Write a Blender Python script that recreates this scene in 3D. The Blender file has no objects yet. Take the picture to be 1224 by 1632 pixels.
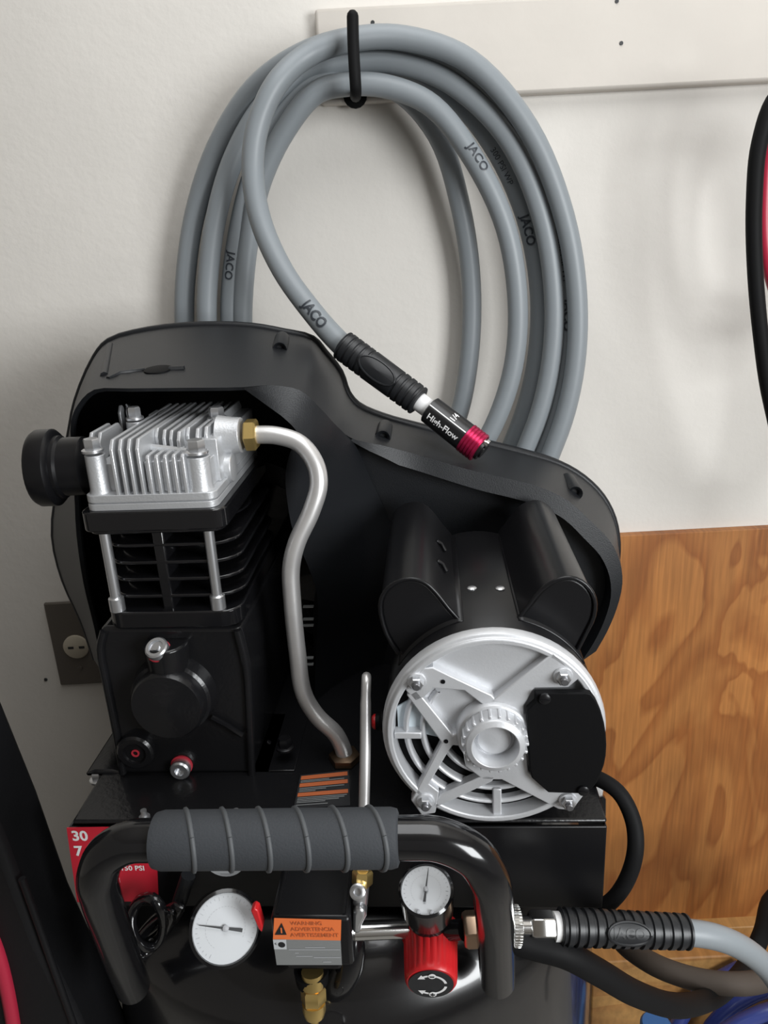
import bpy, bmesh, math, random
from mathutils import Vector, Matrix
random.seed(7)
scene = bpy.context.scene
COL = scene.collection
V = Vector

# ------------------------------------------------------------------ camera
F_PX, CX, CY = 1230.0, 612.0, 816.0           # focal length and centre of a 1224x1632 frame
PITCH, ROLL = math.radians(19.0), math.radians(3.0)
CAM = V((0.0, 0.0, 1.50))
fw = V((0, math.cos(PITCH), -math.sin(PITCH)))
up0 = V((0, math.sin(PITCH), math.cos(PITCH)))
RV = V((1, 0, 0)) * math.cos(ROLL) - up0 * math.sin(ROLL)
UV = up0 * math.cos(ROLL) + V((1, 0, 0)) * math.sin(ROLL)
cam_d = bpy.data.cameras.new('camera')
cam_d.sensor_fit = 'VERTICAL'; cam_d.sensor_height = 36.0
cam_d.lens = 36.0 * F_PX / 1632.0
cam_d.clip_start = 0.02
cam = bpy.data.objects.new('camera', cam_d); COL.objects.link(cam)
M3 = Matrix((RV, UV, -fw)).transposed()
cam.matrix_world = Matrix.Translation(CAM) @ M3.to_4x4()
scene.camera = cam

# ------------------------------------------------------------------ light
w = bpy.data.worlds.new('world'); scene.world = w; w.use_nodes = True
w.node_tree.nodes['Background'].inputs[0].default_value = (1.0, 0.93, 0.84, 1)
w.node_tree.nodes['Background'].inputs[1].default_value = 0.17
def area(name, loc, target, sx, sy, power, color):
    d = bpy.data.lights.new(name, 'AREA'); d.shape = 'RECTANGLE'; d.size = sx; d.size_y = sy
    d.energy = power; d.color = color
    o = bpy.data.objects.new(name, d); COL.objects.link(o)
    o.location = loc
    o.rotation_euler = (V(target) - V(loc)).to_track_quat('-Z', 'Y').to_euler()
    return o
area('doorway_daylight', (1.15, -0.70, 1.58), (0.42, 1.0, 1.20), 0.75, 0.75, 33, (0.96, 0.985, 1.0))
area('ceiling_tube', (0.15, 0.30, 2.44), (0.15, 0.40, 1.0), 0.7, 1.2, 10, (0.96, 0.98, 1.0))
scene.view_settings.view_transform = 'Standard'
scene.view_settings.look = 'None'
scene.view_settings.gamma = 1.0
scene.view_settings.use_curve_mapping = False
scene.view_settings.exposure = 0.0

# ------------------------------------------------------------------ points from the survey of the photograph
def ray(u, v):
    return (fw + RV * ((u - CX) / F_PX) + UV * ((CY - v) / F_PX))
def wp(u, v, Y):                       # point on the world plane y = Y (parallel to the back wall)
    d = ray(u, v); return CAM + d * ((Y - CAM.y) / d.y)
RYAW = math.radians(-4.0)              # the compressor stands turned a little against the wall
ROOT = V((-0.02, 0.62, 0.0))
RM = Matrix.Rotation(RYAW, 3, 'Z'); RI = RM.inverted()
CAML = RI @ (CAM - ROOT)
def cp(u, v, Y):                       # compressor frame, plane y = Y - 0.62
    d = RI @ ray(u, v); return CAML + d * ((Y - 0.62 - CAML.y) / d.y)
def cz(u, v, z):                       # compressor frame, horizontal plane at height z
    d = RI @ ray(u, v); return CAML + d * ((z - CAML.z) / d.z)
def proj(pl):
    d = RM @ (V(pl) - CAML); k = d.dot(fw); return CX + F_PX * d.dot(RV) / k, CY - F_PX * d.dot(UV) / k
def on_seg(a, b, v):                   # point of the segment a-b that is seen at height v
    lo, hi = 0.0, 1.0; va, vb = proj(a)[1], proj(b)[1]
    for _ in range(40):
        m_ = (lo + hi) / 2
        if (proj(a.lerp(b, m_))[1] < v) == (va < vb): lo = m_
        else: hi = m_
    return a.lerp(b, lo)
def l2w(p): return RM @ p + ROOT
def sc(pl):                            # metres per pixel at a point of the compressor frame
    return (RM @ (pl - CAML)).dot(fw) / F_PX
def scw(p): return (p - CAM).dot(fw) / F_PX

# ------------------------------------------------------------------ materials
def mat(name, col, rough=0.5, metal=0.0, bump=0.0, bscale=200.0, coat=0.0, spec=0.5, var=0.0, vscale=8.0, emit=None):
    m = bpy.data.materials.new(name); m.use_nodes = True
    nt = m.node_tree; b = nt.nodes['Principled BSDF']
    b.inputs['Base Color'].default_value = (*col, 1)
    b.inputs['Roughness'].default_value = rough
    b.inputs['Metallic'].default_value = metal
    b.inputs['Specular IOR Level'].default_value = spec
    if coat: b.inputs['Coat Weight'].default_value = coat; b.inputs['Coat Roughness'].default_value = 0.08
    tc = nt.nodes.new('ShaderNodeTexCoord')
    if bump:
        n = nt.nodes.new('ShaderNodeTexNoise'); n.inputs['Scale'].default_value = bscale; n.inputs['Detail'].default_value = 3
        nt.links.new(tc.outputs['Object'], n.inputs['Vector'])
        bp = nt.nodes.new('ShaderNodeBump'); bp.inputs['Strength'].default_value = bump; bp.inputs['Distance'].default_value = 0.002
        nt.links.new(n.outputs['Fac'], bp.inputs['Height']); nt.links.new(bp.outputs['Normal'], b.inputs['Normal'])
    if var:
        n = nt.nodes.new('ShaderNodeTexNoise'); n.inputs['Scale'].default_value = vscale; n.inputs['Detail'].default_value = 5
        nt.links.new(tc.outputs['Object'], n.inputs['Vector'])
        r = nt.nodes.new('ShaderNodeMapRange'); r.inputs[1].default_value = 0.3; r.inputs[2].default_value = 0.7
        r.inputs[3].default_value = 1 - var; r.inputs[4].default_value = 1 + var
        nt.links.new(n.outputs['Fac'], r.inputs[0])
        mx = nt.nodes.new('ShaderNodeVectorMath'); mx.operation = 'SCALE'
        mx.inputs[0].default_value = col
        nt.links.new(r.outputs[0], mx.inputs['Scale']); nt.links.new(mx.outputs[0], b.inputs['Base Color'])
    return m

M = {}
M['wall'] = mat('wall_paint', (0.69, 0.66, 0.615), 0.75, bump=0.25, bscale=90, var=0.04, vscale=5)
M['board'] = mat('board_paint', (0.58, 0.54, 0.49), 0.6, bump=0.2, bscale=60, var=0.05, vscale=7)
M['floor'] = mat('concrete', (0.30, 0.29, 0.27), 0.8, bump=0.3, bscale=60, var=0.15)
M['plastic'] = mat('guard_plastic', (0.009, 0.010, 0.012), 0.44, bump=0.10, bscale=900, spec=0.38)
M['gloss'] = mat('black_gloss', (0.007, 0.007, 0.008), 0.16, coat=0.4, spec=0.4)
M['cast'] = mat('black_casting', (0.009, 0.009, 0.010), 0.24, bump=0.12, bscale=260, spec=0.4)
M['satin'] = mat('black_satin', (0.006, 0.006, 0.007), 0.32, spec=0.36)
M['matte'] = mat('black_matte', (0.004, 0.004, 0.0045), 0.6, spec=0.12)
M['steel'] = mat('dark_steel', (0.22, 0.22, 0.23), 0.35, metal=0.8)
M['tank'] = mat('tank_paint', (0.006, 0.006, 0.007), 0.24, coat=0.6, bump=0.05, bscale=14)
M['foam'] = mat('foam_grip', (0.038, 0.042, 0.048), 0.75, bump=0.15, bscale=700)
M['groove'] = mat('groove_highlight', (0.075, 0.08, 0.085), 0.6)  # paler than the grip: highlight along the grooves put into the colour
M['rubber'] = mat('black_rubber', (0.013, 0.014, 0.016), 0.42)
M['cord'] = mat('cord_rubber', (0.009, 0.009, 0.0095), 0.6, spec=0.10)
M['alu'] = mat('cast_aluminium', (0.56, 0.57, 0.585), 0.42, metal=0.55, bump=0.12, bscale=600, var=0.05, vscale=30)
M['bell'] = mat('bell_aluminium', (0.62, 0.63, 0.65), 0.42, metal=0.45, bump=0.06, bscale=500, var=0.04, vscale=25)
M['tube'] = mat('aluminium_tube', (0.70, 0.69, 0.685), 0.36, metal=0.7, var=0.06, vscale=40)
M['chrome'] = mat('chrome', (0.75, 0.75, 0.74), 0.14, metal=1.0)
M['zinc'] = mat('zinc', (0.66, 0.67, 0.69), 0.30, metal=0.9)
M['brass'] = mat('brass', (0.80, 0.58, 0.22), 0.28, metal=0.9)
M['bronze'] = mat('bronze', (0.48, 0.34, 0.24), 0.3, metal=0.9)
M['dkbronze'] = mat('dark_bronze', (0.10, 0.065, 0.04), 0.4, metal=0.8)
M['red'] = mat('red_plastic', (0.60, 0.018, 0.022), 0.35)
M['redlab'] = mat('red_label', (0.55, 0.016, 0.035), 0.4)
M['redrub'] = mat('red_rubber', (0.50, 0.03, 0.05), 0.5)
M['anod'] = mat('anodised_red', (0.50, 0.02, 0.09), 0.25, metal=0.7)
M['anblk'] = mat('anodised_black', (0.008, 0.008, 0.009), 0.3, spec=0.6)
M['white'] = mat('white_print', (0.80, 0.80, 0.80), 0.5)
M['dial'] = mat('dial_white', (0.55, 0.57, 0.59), 0.35)
M['ink'] = mat('black_ink', (0.015, 0.016, 0.018), 0.5)
M['greyink'] = mat('grey_ink', (0.42, 0.43, 0.45), 0.5)
M['orange'] = mat('orange_label', (0.86, 0.20, 0.055), 0.45)
M['dkorange'] = mat('orange_print', (0.50, 0.13, 0.045), 0.45)
M['silverlab'] = mat('silver_label', (0.27, 0.28, 0.28), 0.4, metal=0.2)
M['hose'] = mat('grey_hose', (0.235, 0.258, 0.275), 0.42, spec=0.4)
M['hoseink'] = mat('hose_ink', (0.03, 0.036, 0.045), 0.5)
M['shadedhose'] = mat('shaded_grey_hose', (0.07, 0.056, 0.046), 0.7, spec=0.2)  # grey hose where it lies in shade, the shade put into the colour
M['blue'] = mat('blue_hose', (0.05, 0.075, 0.30), 0.25, spec=0.9)
M['bluecap'] = mat('blue_cap', (0.04, 0.14, 0.36), 0.4)
M['plate'] = mat('outlet_plate', (0.115, 0.10, 0.085), 0.5, metal=0.3)
M['cream'] = mat('cream_plastic', (0.48, 0.43, 0.34), 0.45)
M['case'] = mat('black_case', (0.006, 0.006, 0.007), 0.55, bump=0.15, bscale=120, spec=0.3)
M['redcable'] = mat('red_cable', (0.42, 0.02, 0.05), 0.4)
M['teal'] = mat('dark_cable', (0.025, 0.045, 0.05), 0.45)
M['glass'] = mat('sight_glass', (0.02, 0.012, 0.012), 0.1)
M['pale'] = mat('pale_plastic', (0.55, 0.62, 0.66), 0.5)

def wood(name, light, dark, sx, sz, dist):
    m = bpy.data.materials.new(name); m.use_nodes = True
    nt = m.node_tree; b = nt.nodes['Principled BSDF']; N = nt.nodes.new; L = nt.links.new
    b.inputs['Roughness'].default_value = 0.5
    tc = N('ShaderNodeTexCoord')
    mp = N('ShaderNodeMapping'); mp.inputs['Scale'].default_value = (sx, 1.0, sz)
    L(tc.outputs['Object'], mp.inputs['Vector'])
    n1 = N('ShaderNodeTexNoise'); n1.inputs['Scale'].default_value = 1.0; n1.inputs['Detail'].default_value = 2.5; n1.inputs['Distortion'].default_value = dist
    L(mp.outputs[0], n1.inputs['Vector'])
    mul = N('ShaderNodeMath'); mul.operation = 'MULTIPLY'; mul.inputs[1].default_value = 5.5
    L(n1.outputs['Fac'], mul.inputs[0])
    fr = N('ShaderNodeMath'); fr.operation = 'FRACT'; L(mul.outputs[0], fr.inputs[0])
    cr = N('ShaderNodeValToRGB'); e = cr.color_ramp.elements
    e[0].position = 0.0; e[0].color = (*light, 1); e[1].position = 0.30; e[1].color = (*light, 1)
    x = cr.color_ramp.elements.new(0.90); x.color = (*dark, 1)
    x = cr.color_ramp.elements.new(1.0); x.color = (*light, 1)
    L(fr.outputs[0], cr.inputs[0])
    mp2 = N('ShaderNodeMapping'); mp2.inputs['Scale'].default_value = (sx * 45, 1.0, sz * 4)
    L(tc.outputs['Object'], mp2.inputs['Vector'])
    n2 = N('ShaderNodeTexNoise'); n2.inputs['Scale'].default_value = 1.0; n2.inputs['Detail'].default_value = 4
    L(mp2.outputs[0], n2.inputs['Vector'])
    n3 = N('ShaderNodeTexNoise'); n3.inputs['Scale'].default_value = 5.0; n3.inputs['Detail'].default_value = 4
    L(tc.outputs['Object'], n3.inputs['Vector'])
    ad = N('ShaderNodeMath'); ad.operation = 'ADD'; L(n2.outputs['Fac'], ad.inputs[0]); L(n3.outputs['Fac'], ad.inputs[1])
    r = N('ShaderNodeMapRange'); r.inputs[1].default_value = 0.65; r.inputs[2].default_value = 1.35; r.inputs[3].default_value = 0.66; r.inputs[4].default_value = 1.28
    L(ad.outputs[0], r.inputs[0])
    mx = N('ShaderNodeVectorMath'); mx.operation = 'SCALE'
    L(cr.outputs[0], mx.inputs[0]); L(r.outputs[0], mx.inputs['Scale']); L(mx.outputs[0], b.inputs['Base Color'])
    return m
M['ply'] = wood('plywood', (0.41, 0.165, 0.043), (0.29, 0.098, 0.022), 5.0, 2.2, 1.3)
M['pine'] = wood('pine_board', (0.50, 0.27, 0.09), (0.40, 0.19, 0.06), 2.0, 14.0, 0.3)

# ------------------------------------------------------------------ mesh builder
_txt = {}
def text_mesh(s, bold=0.0):
    k = (s, bold)
    if k not in _txt:
        cu = bpy.data.curves.new('t', 'FONT'); cu.body = s; cu.size = 1.0; cu.align_x = 'CENTER'; cu.align_y = 'CENTER'; cu.offset = bold
        cu.resolution_u = 3
        o = bpy.data.objects.new('t', cu); COL.objects.link(o)
        dg = bpy.context.evaluated_depsgraph_get(); dg.update()
        me = bpy.data.meshes.new_from_object(o.evaluated_get(dg))
        _txt[k] = ([(v.co.x, v.co.y) for v in me.vertices], [tuple(p.vertices) for p in me.polygons])
        bpy.data.objects.remove(o); bpy.data.curves.remove(cu); bpy.data.meshes.remove(me)
    return _txt[k]
def text_fine(s, bold=0.0):            # the same lettering cut small enough to lie on a round skin
    k = (s, bold, 'fine')
    if k not in _txt:
        vs, fs = text_mesh(s, bold); bm = bmesh.new()
        bv = [bm.verts.new((x, y, 0)) for x, y in vs]; bm.verts.ensure_lookup_table()
        for f in fs:
            try: bm.faces.new([bv[i] for i in f])
            except ValueError: pass
        lo = min(v[1] for v in vs); hi = max(v[1] for v in vs)
        for i in range(1, 9):
            y = lo + (hi - lo) * i / 9
            bmesh.ops.bisect_plane(bm, geom=bm.verts[:] + bm.edges[:] + bm.faces[:], plane_co=(0, y, 0), plane_no=(0, 1, 0))
        bmesh.ops.triangulate(bm, faces=bm.faces[:]); bm.verts.index_update()
        _txt[k] = ([(v.co.x, v.co.y) for v in bm.verts], [tuple(v.index for v in f.verts) for f in bm.faces]); bm.free()
    return _txt[k]

def frame(axis, ref=None):
    a = V(axis).normalized()
    if ref is None: ref = V((0, 0, 1)) if abs(a.z) < 0.9 else V((0, 1, 0))
    x = V(ref).cross(a).normalized() if V(ref).cross(a).length > 1e-6 else V((1, 0, 0))
    y = a.cross(x).normalized()
    return x, y, a                     # y is the projection of ref

def smooth_path(pts, n=6, closed=False):
    P = [V(p) for p in pts]; out = []; N = len(P)
    rng = range(N) if closed else range(N - 1)
    for i in rng:
        p1, p2 = P[i], P[(i + 1) % N]
        p0 = P[i - 1] if (i > 0 or closed) else p1 * 2 - p2
        p3 = P[(i + 2) % N] if (i + 2 < N or closed) else p2 * 2 - p1
        t0 = 0.0; t1 = t0 + max((p1 - p0).length, 1e-9) ** 0.5; t2 = t1 + max((p2 - p1).length, 1e-9) ** 0.5; t3 = t2 + max((p3 - p2).length, 1e-9) ** 0.5
        for k in range(n):
            t = t1 + (t2 - t1) * k / n
            a1 = p0 * ((t1 - t) / (t1 - t0)) + p1 * ((t - t0) / (t1 - t0))
            a2 = p1 * ((t2 - t) / (t2 - t1)) + p2 * ((t - t1) / (t2 - t1))
            a3 = p2 * ((t3 - t) / (t3 - t2)) + p3 * ((t - t2) / (t3 - t2))
            b1 = a1 * ((t2 - t) / (t2 - t0)) + a2 * ((t - t0) / (t2 - t0))
            b2 = a2 * ((t3 - t) / (t3 - t1)) + a3 * ((t - t1) / (t3 - t1))
            out.append(b1 * ((t2 - t) / (t2 - t1)) + b2 * ((t - t1) / (t2 - t1)))
    if not closed: out.append(P[-1])
    return out

OFF = {}
class MB:
    def __init__(s): s.v = []; s.f = []; s.m = []
    def add(s, vs, fs, m=0):
        o = len(s.v); s.v += [V(x) for x in vs]
        for f in fs: s.f.append(tuple(i + o for i in f)); s.m.append(m)
        return s
    def box(s, a, b, m=0):
        x0, y0, z0 = a; x1, y1, z1 = b
        return s.add([(x0, y0, z0), (x1, y0, z0), (x1, y1, z0), (x0, y1, z0), (x0, y0, z1), (x1, y0, z1), (x1, y1, z1), (x0, y1, z1)],
                     [(3, 2, 1, 0), (4, 5, 6, 7), (0, 1, 5, 4), (1, 2, 6, 5), (2, 3, 7, 6), (3, 0, 4, 7)], m)
    def obox(s, c, ax, ay, az, hx, hy, hz, m=0):
        c, ax, ay, az = V(c), V(ax), V(ay), V(az)
        vs = [c + ax * (hx * i) + ay * (hy * j) + az * (hz * k) for k in (-1, 1) for i, j in ((-1, -1), (1, -1), (1, 1), (-1, 1))]
        return s.add(vs, [(3, 2, 1, 0), (4, 5, 6, 7), (0, 1, 5, 4), (1, 2, 6, 5), (2, 3, 7, 6), (3, 0, 4, 7)], m)
    def prism(s, poly, d, m=0, cap2=None):
        n = len(poly); P = [V(p) for p in poly]; d = V(d)
        Q = [V(p) for p in cap2] if cap2 else [p + d for p in P]
        return s.add(P + Q, [tuple(range(n - 1, -1, -1)), tuple(range(n, 2 * n))] + [(i, (i + 1) % n, n + (i + 1) % n, n + i) for i in range(n)], m)
    def flat(s, poly, m=0): return s.add(poly, [tuple(range(len(poly)))], m)
    def tube(s, pts, r, n=14, m=0, cap=True, ref=None):
        P = [V(p) for p in pts]; N = len(P); vs = []; fs = []
        T = [(P[min(i + 1, N - 1)] - P[max(i - 1, 0)]).normalized() for i in range(N)]
        x, y, _ = frame(T[0], ref)
        for i in range(N):
            x = (x - T[i] * x.dot(T[i])).normalized(); y = T[i].cross(x)
            rr = r[i] if isinstance(r, (list, tuple)) else r
            vs += [P[i] + (x * math.cos(2 * math.pi * k / n) + y * math.sin(2 * math.pi * k / n)) * rr for k in range(n)]
        for i in range(N - 1):
            for k in range(n):
                a = i * n + k; b = i * n + (k + 1) % n
                fs.append((a, b, b + n, a + n))
        if cap: fs += [tuple(range(n - 1, -1, -1)), tuple(range((N - 1) * n, N * n))]
        return s.add(vs, fs, m)
    def lathe(s, c, axis, prof, n=32, m=0, ref=None, closed=False):
        c = V(c); x, y, a = frame(axis, ref); vs = []; fs = []; K = len(prof)
        for r, h in prof:
            vs += [c + a * h + (x * math.cos(2 * math.pi * k / n) + y * math.sin(2 * math.pi * k / n)) * r for k in range(n)]
        for i in range(K if closed else K - 1):
            j = (i + 1) % K
            for k in range(n):
                k2 = (k + 1) % n
                fs.append((i * n + k, i * n + k2, j * n + k2, j * n + k))
        if not closed: fs += [tuple(range(n - 1, -1, -1)), tuple(range((K - 1) * n, K * n))]
        return s.add(vs, fs, m)
    def hexnut(s, c, axis, r, h, m=0, ref=None):
        return s.lathe(c, axis, [(r * 0.88, 0), (r, h * 0.12), (r, h * 0.85), (r * 0.86, h)], 6, m, ref)
    def loft(s, rails, m=0, closed=False):
        n = len(rails[0]); vs = [p for r in rails for p in r]; fs = []
        for i in range(len(rails) - 1):
            for k in range(n if closed else n - 1):
                k2 = (k + 1) % n
                fs.append((i * n + k, i * n + k2, (i + 1) * n + k2, (i + 1) * n + k))
        return s.add(vs, fs, m)
    def ball(s, c, r, m=0, n=12, sq=(1, 1, 1)):
        vs = []; fs = []; c = V(c); h = n // 2
        for i in range(h + 1):
            t = math.pi * i / h
            vs += [c + V((r * sq[0] * math.sin(t) * math.cos(2 * math.pi * k / n), r * sq[1] * math.sin(t) * math.sin(2 * math.pi * k / n), r * sq[2] * math.cos(t))) for k in range(n)]
        for i in range(h):
            for k in range(n): fs.append((i * n + k, (i + 1) * n + k, (i + 1) * n + (k + 1) % n, i * n + (k + 1) % n))
        return s.add(vs, fs, m)
    def text(s, t, c, xd, yd, size, m=0, bold=0.0, align=0):
        vs, fs = text_mesh(t, bold); xd = V(xd).normalized(); yd = V(yd); yd = (yd - xd * yd.dot(xd)).normalized(); c = V(c)
        w = max(v[0] for v in vs)
        return s.add([c + xd * (x * size + align * w * size) + yd * (y * size) for x, y in vs], fs, m)
    def text_tube(s, t, path, s0, r, size, face, m=0, bold=0.02, flip=1):
        # lettering laid on the skin of a tube, running along it from distance s0
        vs, fs = text_fine(t, bold); out = []
        L = [0.0]
        for i in range(1, len(path)): L.append(L[-1] + (path[i] - path[i - 1]).length)
        for x, y in vs:
            d = min(max(s0 + x * size * flip, 0.001), L[-1] - 0.001); i = 0
            while L[i + 1] < d: i += 1
            q = (d - L[i]) / (L[i + 1] - L[i]); p = path[i].lerp(path[i + 1], q)
            T = (path[i + 1] - path[i]).normalized()
            f = (V(face(p)) - T * V(face(p)).dot(T)).normalized(); sd = f.cross(T) * flip
            a = y * size / r
            out.append(p + (f * math.cos(a) + sd * math.sin(a)) * (r * 1.02 + 0.0002))
        return s.add(out, fs, m)
    def build(s, name, mats, parent=None, bevel=0.0, smooth=38, segs=2, subsurf=0, solid=0.0, base=False):
        if not isinstance(mats, (list, tuple)): mats = [mats]
        lo = V((min(v.x for v in s.v), min(v.y for v in s.v), min(v.z for v in s.v)))
        hi = V((max(v.x for v in s.v), max(v.y for v in s.v), max(v.z for v in s.v)))
        c = (lo + hi) / 2
        if base: c.z = lo.z
        me = bpy.data.meshes.new(name)
        me.from_pydata([v - c for v in s.v], [], s.f)
        for x in mats: me.materials.append(M[x])
        me.polygons.foreach_set('material_index', s.m)
        bm = bmesh.new(); bm.from_mesh(me); bmesh.ops.recalc_face_normals(bm, faces=bm.faces); bm.to_mesh(me); bm.free()
        me.polygons.foreach_set('use_smooth', [smooth > 0] * len(me.polygons))
        if smooth > 0: me.set_sharp_from_angle(angle=math.radians(smooth))
        o = bpy.data.objects.new(name, me); COL.objects.link(o)
        OFF[o.name] = c
        o.location = c
        if parent:
            o.parent = parent
            o.location = c - OFF.get(parent.name, V((0, 0, 0)))
        if solid:
            md = o.modifiers.new('solidify', 'SOLIDIFY'); md.thickness = solid; md.offset = -1
        if subsurf:
            md = o.modifiers.new('subsurf', 'SUBSURF'); md.levels = subsurf; md.render_levels = subsurf
        if bevel:
            md = o.modifiers.new('bevel', 'BEVEL'); md.width = bevel; md.segments = segs; md.limit_method = 'ANGLE'; md.angle_limit = math.radians(40)
        return o

def thing(name, label, cat, loc, rotz=0, group=None):
    o = bpy.data.objects.new(name, None); COL.objects.link(o); o.empty_display_size = 0.05
    o.location = loc; o.rotation_euler = (0, 0, rotz); OFF[o.name] = V((0, 0, 0))
    tag(o, label, cat, group); return o
def wthing(name, label, cat, loc, group=None):          # parts given in world coordinates
    o = thing(name, label, cat, loc, 0, group); OFF[o.name] = V(loc); return o
def tag(o, label, cat, group=None):
    o['label'] = label; o['category'] = cat
    if group: o['group'] = group
    return o
def struct(o, label, cat):
    o['kind'] = 'structure'; o['label'] = label; o['category'] = cat; return o
def rrect(x0, x1, y0, y1, r, z, n=5):
    out = []
    for cx_, cy_, a0 in ((x1 - r, y1 - r, 0), (x0 + r, y1 - r, 90), (x0 + r, y0 + r, 180), (x1 - r, y0 + r, 270)):
        for k in range(n + 1):
            a = math.radians(a0 + 90 * k / n); out.append(V((cx_ + r * math.cos(a), cy_ + r * math.sin(a), z)))
    return out
X, Yv, Z = V((1, 0, 0)), V((0, 1, 0)), V((0, 0, 1))

# ================================================================== THE SETTING
WALL = 1.02
o = MB().box((-2.2, WALL, 0), (2.4, WALL + 0.1, 2.7)).build('wall_back', 'wall'); struct(o, 'off-white painted garage wall behind the compressor', 'wall')
o = MB().box((-2.2, -2.4, -0.05), (2.4, WALL + 0.1, 0)).build('floor', 'floor'); struct(o, 'grey concrete garage floor under the compressor', 'floor')
o = MB().box((-2.2, -2.4, 2.5), (2.4, WALL + 0.1, 2.56)).build('ceiling', 'wall'); struct(o, 'pale painted garage ceiling overhead', 'ceiling')
# painted plank across the top
a = wp(506, 90, WALL - 0.02); zt = wp(640, 6, WALL - 0.02).z; zb = wp(1000, 141, WALL - 0.02).z
o = MB().box((a.x, WALL - 0.02, zb), (2.3, WALL, zt)).build('trim_1', 'board', bevel=0.004); struct(o, 'painted horizontal plank on the wall that carries the hose hook', 'trim')
b = MB()
for u, v in ((990, 69), (983, 2), (594, 36)):
    p = wp(u, v, WALL - 0.02); b.lathe(p + V((0, -0.0004, 0)), -Yv, [(0.0022, 0), (0.0022, 0.0006)], 10)
nails = b.build('nail_hole', 'ink', o)
# plywood
YP = WALL - 0.014
zt = wp(1110, 848, YP).z; zb = wp(1150, 1482, YP).z; x0 = wp(640, 1100, YP).x
o = MB().box((x0, YP, zb), (2.2, WALL, zt)).build('wall_panel_plywood', 'ply', bevel=0.001)
o.name = 'trim_2'; struct(o, 'orange-brown plywood sheet on the lower wall at right', 'wall panel')
# ledger boards below the plywood
za = wp(1180, 1478, WALL - 0.035).z; zc_ = wp(1100, 1515, WALL - 0.035).z
x0 = wp(930, 1400, WALL).x
o = MB().box((x0, WALL - 0.035, zc_ - 0.01), (2.2, WALL, za)).build('trim_3', 'pine', bevel=0.002); struct(o, 'pine ledger board along the bottom edge of the plywood', 'board')
zl = wp(1040, 1530, WALL - 0.075).z
o = MB().box((x0, WALL - 0.075, zl - 0.24), (2.2, WALL, zl)).build('trim_4', 'pine', bevel=0.003); struct(o, 'wide pale pine plank below the ledger board', 'board')

# outlet
YO = WALL - 0.006
a = wp(75, 962, YO); c = wp(90, 1093, YO); xl = (a.x + c.x) / 2
pl = MB().box((xl, YO, c.z), (xl + (a.z - c.z) * 0.95, WALL, a.z)).build('power_outlet', 'plate', bevel=0.002)
tag(pl, 'brown metal power outlet plate on the wall behind the black guard', 'outlet')
rc = wp(122, 1030, YO)
r_ = MB().lathe(rc, -Yv, [(0.0185, 0), (0.0185, 0.003), (0.017, 0.004)], 28).build('receptacle', 'cream', pl)
MB().box((rc.x - 0.011, YO - 0.0046, rc.z - 0.0018), (rc.x - 0.003, YO - 0.0036, rc.z + 0.0018)).box((rc.x + 0.005, YO - 0.0046, rc.z - 0.0018), (rc.x + 0.013, YO - 0.0036, rc.z + 0.0018)).build('slot', 'ink', r_)
for u, v in ((128, 1065),):
    MB().lathe(wp(u, v, YO), -Yv, [(0.0035, 0), (0.003, 0.0012)], 10).build('screw', 'plate', pl)
nh = MB().lathe(wp(73, 1083, WALL), -Yv, [(0.0028, 0), (0.0022, 0.0015)], 10).build('nail_head', 'ink'); tag(nh, 'tiny dark nail head in the wall left of the outlet', 'nail')

# ================================================================== COILED GREY AIR HOSE ON THE HOOK
HR = 16.6 * scw(wp(600, 300, 0.95))
hk = MB()
hp = [wp(566, 152, WALL - 0.005), wp(566, 152, 0.95), wp(567, 152, 0.905), wp(567, 143, 0.889), wp(566, 125, 0.885), wp(563, 70, 0.885), wp(562, 26, 0.885)]
hp = smooth_path(hp, 6)
tip = hp[-1]
hk.tube(hp, 9.5 * scw(tip), 12).ball(tip, 9.5 * scw(tip), n=12)
hook = hk.build('hose_hook', 'cord', smooth=60)
tag(hook, 'black vinyl coated hook on the plank holding the grey hose', 'hook')
pb = wp(566, 152, WALL - 0.02)
MB().lathe(V((pb.x, WALL - 0.0195, pb.z)), -Yv, [(0.014, 0), (0.014, 0.004), (0.010, 0.006)], 16).build('flange', 'cord', hook)

LA = dict(
 a=[(480, 88), (405, 142), (346, 235), (311, 340), (296, 440), (294, 520), (302, 640), (350, 760)],
 b=[(490, 112), (424, 165), (375, 247), (346, 340), (332, 440), (330, 520), (342, 640), (390, 770)],
 c=[(500, 135), (443, 195), (403, 280), (380, 370), (369, 450), (367, 520), (378, 640), (425, 760)],
 d=[(505, 147), (455, 207), (416, 290), (397, 380), (389, 450), (387, 520), (398, 640), (440, 750)])
RA = dict(
 r1=[(690, 740), (728, 670), (748, 570), (751, 450), (734, 330), (697, 215), (630, 142)],
 r2=[(730, 770), (786, 680), (818, 585), (825, 480), (806, 362), (756, 255), (690, 170), (625, 140)],
 r2b=[(720, 760), (770, 680), (806, 585), (812, 480), (796, 375), (752, 275), (692, 190), (625, 142)],
 r3=[(775, 780), (825, 685), (853, 585), (860, 470), (838, 345), (782, 225), (706, 138), (630, 102)],
 r4=[(795, 785), (848, 690), (876, 590), (883, 475), (862, 340), (806, 215), (716, 130), (632, 99)],
 r5=[(815, 790), (868, 700), (897, 600), (905, 480), (884, 345), (830, 216), (738, 108), (640, 67)],
 r6=[(835, 795), (885, 705), (914, 600), (920, 480), (899, 345), (842, 205), (748, 98), (645, 61)])
loops = [('d', 'r1', 134, .985, .985, .99, .960), ('c', 'r2', 134, .960, .960, .935, .935),
         ('d', 'r3', 134, .935, .955, .975, .985), ('b', 'r4', 98, .985, .98, .945, .958),
         ('b', 'r5', 98, .958, .945, .955, .950), ('a', 'r6', 63, .950, .975, .93, .925)]
path = []
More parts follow.
